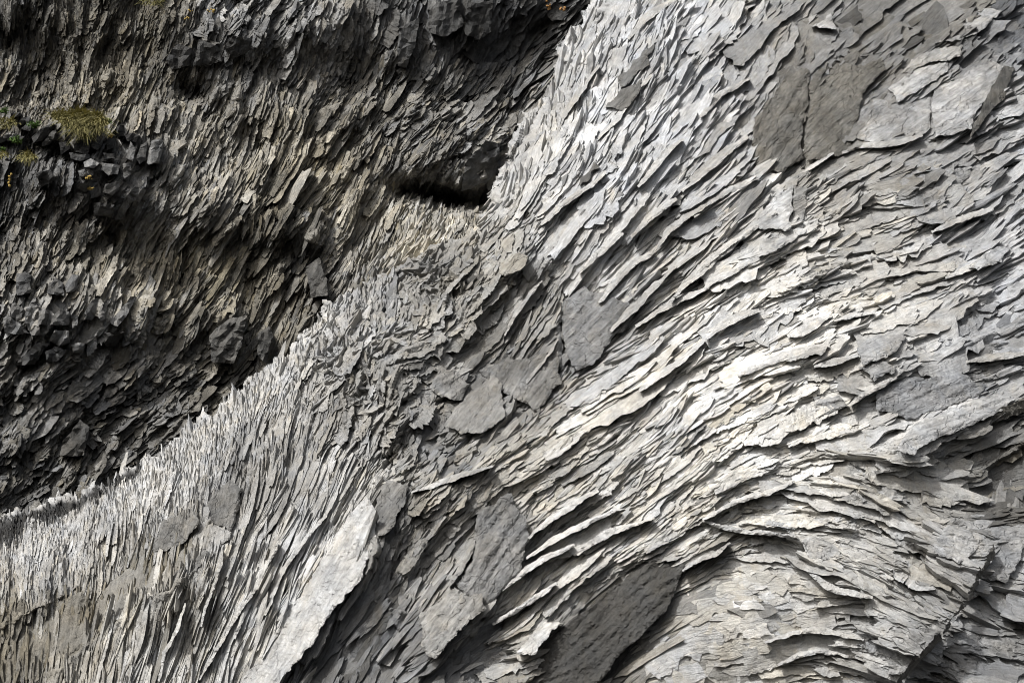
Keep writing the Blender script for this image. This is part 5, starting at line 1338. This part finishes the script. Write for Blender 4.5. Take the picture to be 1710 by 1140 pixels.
def tuft(name, pts, n, hgt, label, seed, mat=M_GRASS, soil=True, lift=1.0):
    c = np.mean(pts, 0)
    base = pos(c[0], c[1], float(samp(dR_smooth, c[0], c[1])) - lift + .1)
    root = tag(empty(name, base), label, "grass" if mat is M_GRASS else "plant", "plants on the dark wall")
    bpy.context.view_layer.update()
    if soil:
        q = c + (np.array(pts) - c) * .86
        slab("root_clump", [tuple(v) for v in q], 'R', .05, .4, (lift, lift + .12), -90, .5, .16, 2.0, 4.0, M_SOIL, root, .05, seed)
    blades("blade", pts, n, hgt, mat, root, seed, lift=lift + (.1 if soil else 0))
    return root


tuft("grass_tuft", [(84, 195), (96, 190), (108, 192), (128, 186), (148, 191), (166, 192), (180, 206), (172, 214), (164, 226), (150, 220), (138, 234), (122, 220), (108, 212), (98, 204)], 2000, .36, "large tuft of dry olive grass hanging over the dark blocks of the ledge", 31, lift=1.15)
tuft("grass_tuft", [(34, 262), (46, 254), (60, 262), (52, 272), (38, 272)], 220, .2, "small dry grass tuft below the leafy plants at the left of the ledge", 32, soil=False, lift=.95)
tuft("grass_tuft", [(-4, 200), (20, 196), (30, 208), (10, 216), (-4, 214)], 160, .2, "brown grass patch at the left border beside the rounded boulder", 33, soil=False, lift=.9)
tuft("grass_tuft", [(236, 0), (262, -6), (276, 2), (262, 10), (240, 8)], 140, .2, "thin yellowish grass fringe at the top edge of the picture", 34, soil=False, lift=.5)
tuft("grass_tuft", [(-4, 258), (10, 254), (14, 262), (0, 268)], 90, .18, "yellow green grass tuft at the left border below the leafy plants", 35, soil=False, lift=.9)


def leafy(name, cx, cy, rpx, n, label, seed, lift=1.0):
    r = np.random.default_rng(seed)
    base = pos(cx, cy, float(samp(dR_smooth, cx, cy)) - lift)
    root = tag(empty(name, base), label, "plant", "plants on the dark wall")
    bpy.context.view_layer.update()
    mpp = 40 / FPX
    V, F, SV, SF = [], [], [], []
    for k in range(n):
        a = r.uniform(0, 2 * math.pi)
        el = r.uniform(-.2, 1.2)
        d = np.array([math.cos(a) * math.cos(el), math.sin(a) * math.cos(el) * .6 - .4, math.sin(el) * .8])
        ln = rpx * mpp * r.uniform(.4, 1.0)
        tip = base + d * ln
        b = len(SV)
        e = np.array([.006, 0, 0])
        SV += [base - e, base + e, tip + e * .4, tip - e * .4]
        SF.append((b, b + 1, b + 2, b + 3))
        for j in range(5):
            c = base + d * ln * (.35 + .16 * j) + r.normal(0, .012, 3)
            s = r.uniform(.022, .042)
            u = r.normal(0, 1, 3)
            u /= np.linalg.norm(u)
            w_ = np.cross(u, r.normal(0, 1, 3))
            w_ /= np.linalg.norm(w_)
            b = len(V)
            V += [c - u * s, c + w_ * s * .5, c + u * s, c - w_ * s * .5]
            F.append((b, b + 1, b + 2, b + 3))
    mesh_obj("stem", np.array(SV), np.array(SF), M_GREEN, root)
    mesh_obj("leaf", np.array(V), np.array(F), M_GREEN, root)
    return root


leafy("leafy_plant", 58, 212, 16, 46, "green leafy plant growing beside the long black block", 41)
leafy("leafy_plant", 28, 238, 14, 52, "bright green cushion plant near the left border under the pale flat stone", 42)
leafy("leafy_plant", 6, 188, 12, 34, "green plant at the left border level with the grass tuft", 43, .8)
leafy("leafy_plant", 180, 206, 11, 36, "green leafy plant at the right end of the large grass tuft", 44, 1.25)
leafy("leafy_plant", 4, 252, 9, 26, "small green plant at the left border below the cushion plant", 45, .9)
leafy("leafy_plant", 146, 231, 7, 20, "tiny green plant sprouting over the black block with the mossy top", 46, 1.25)
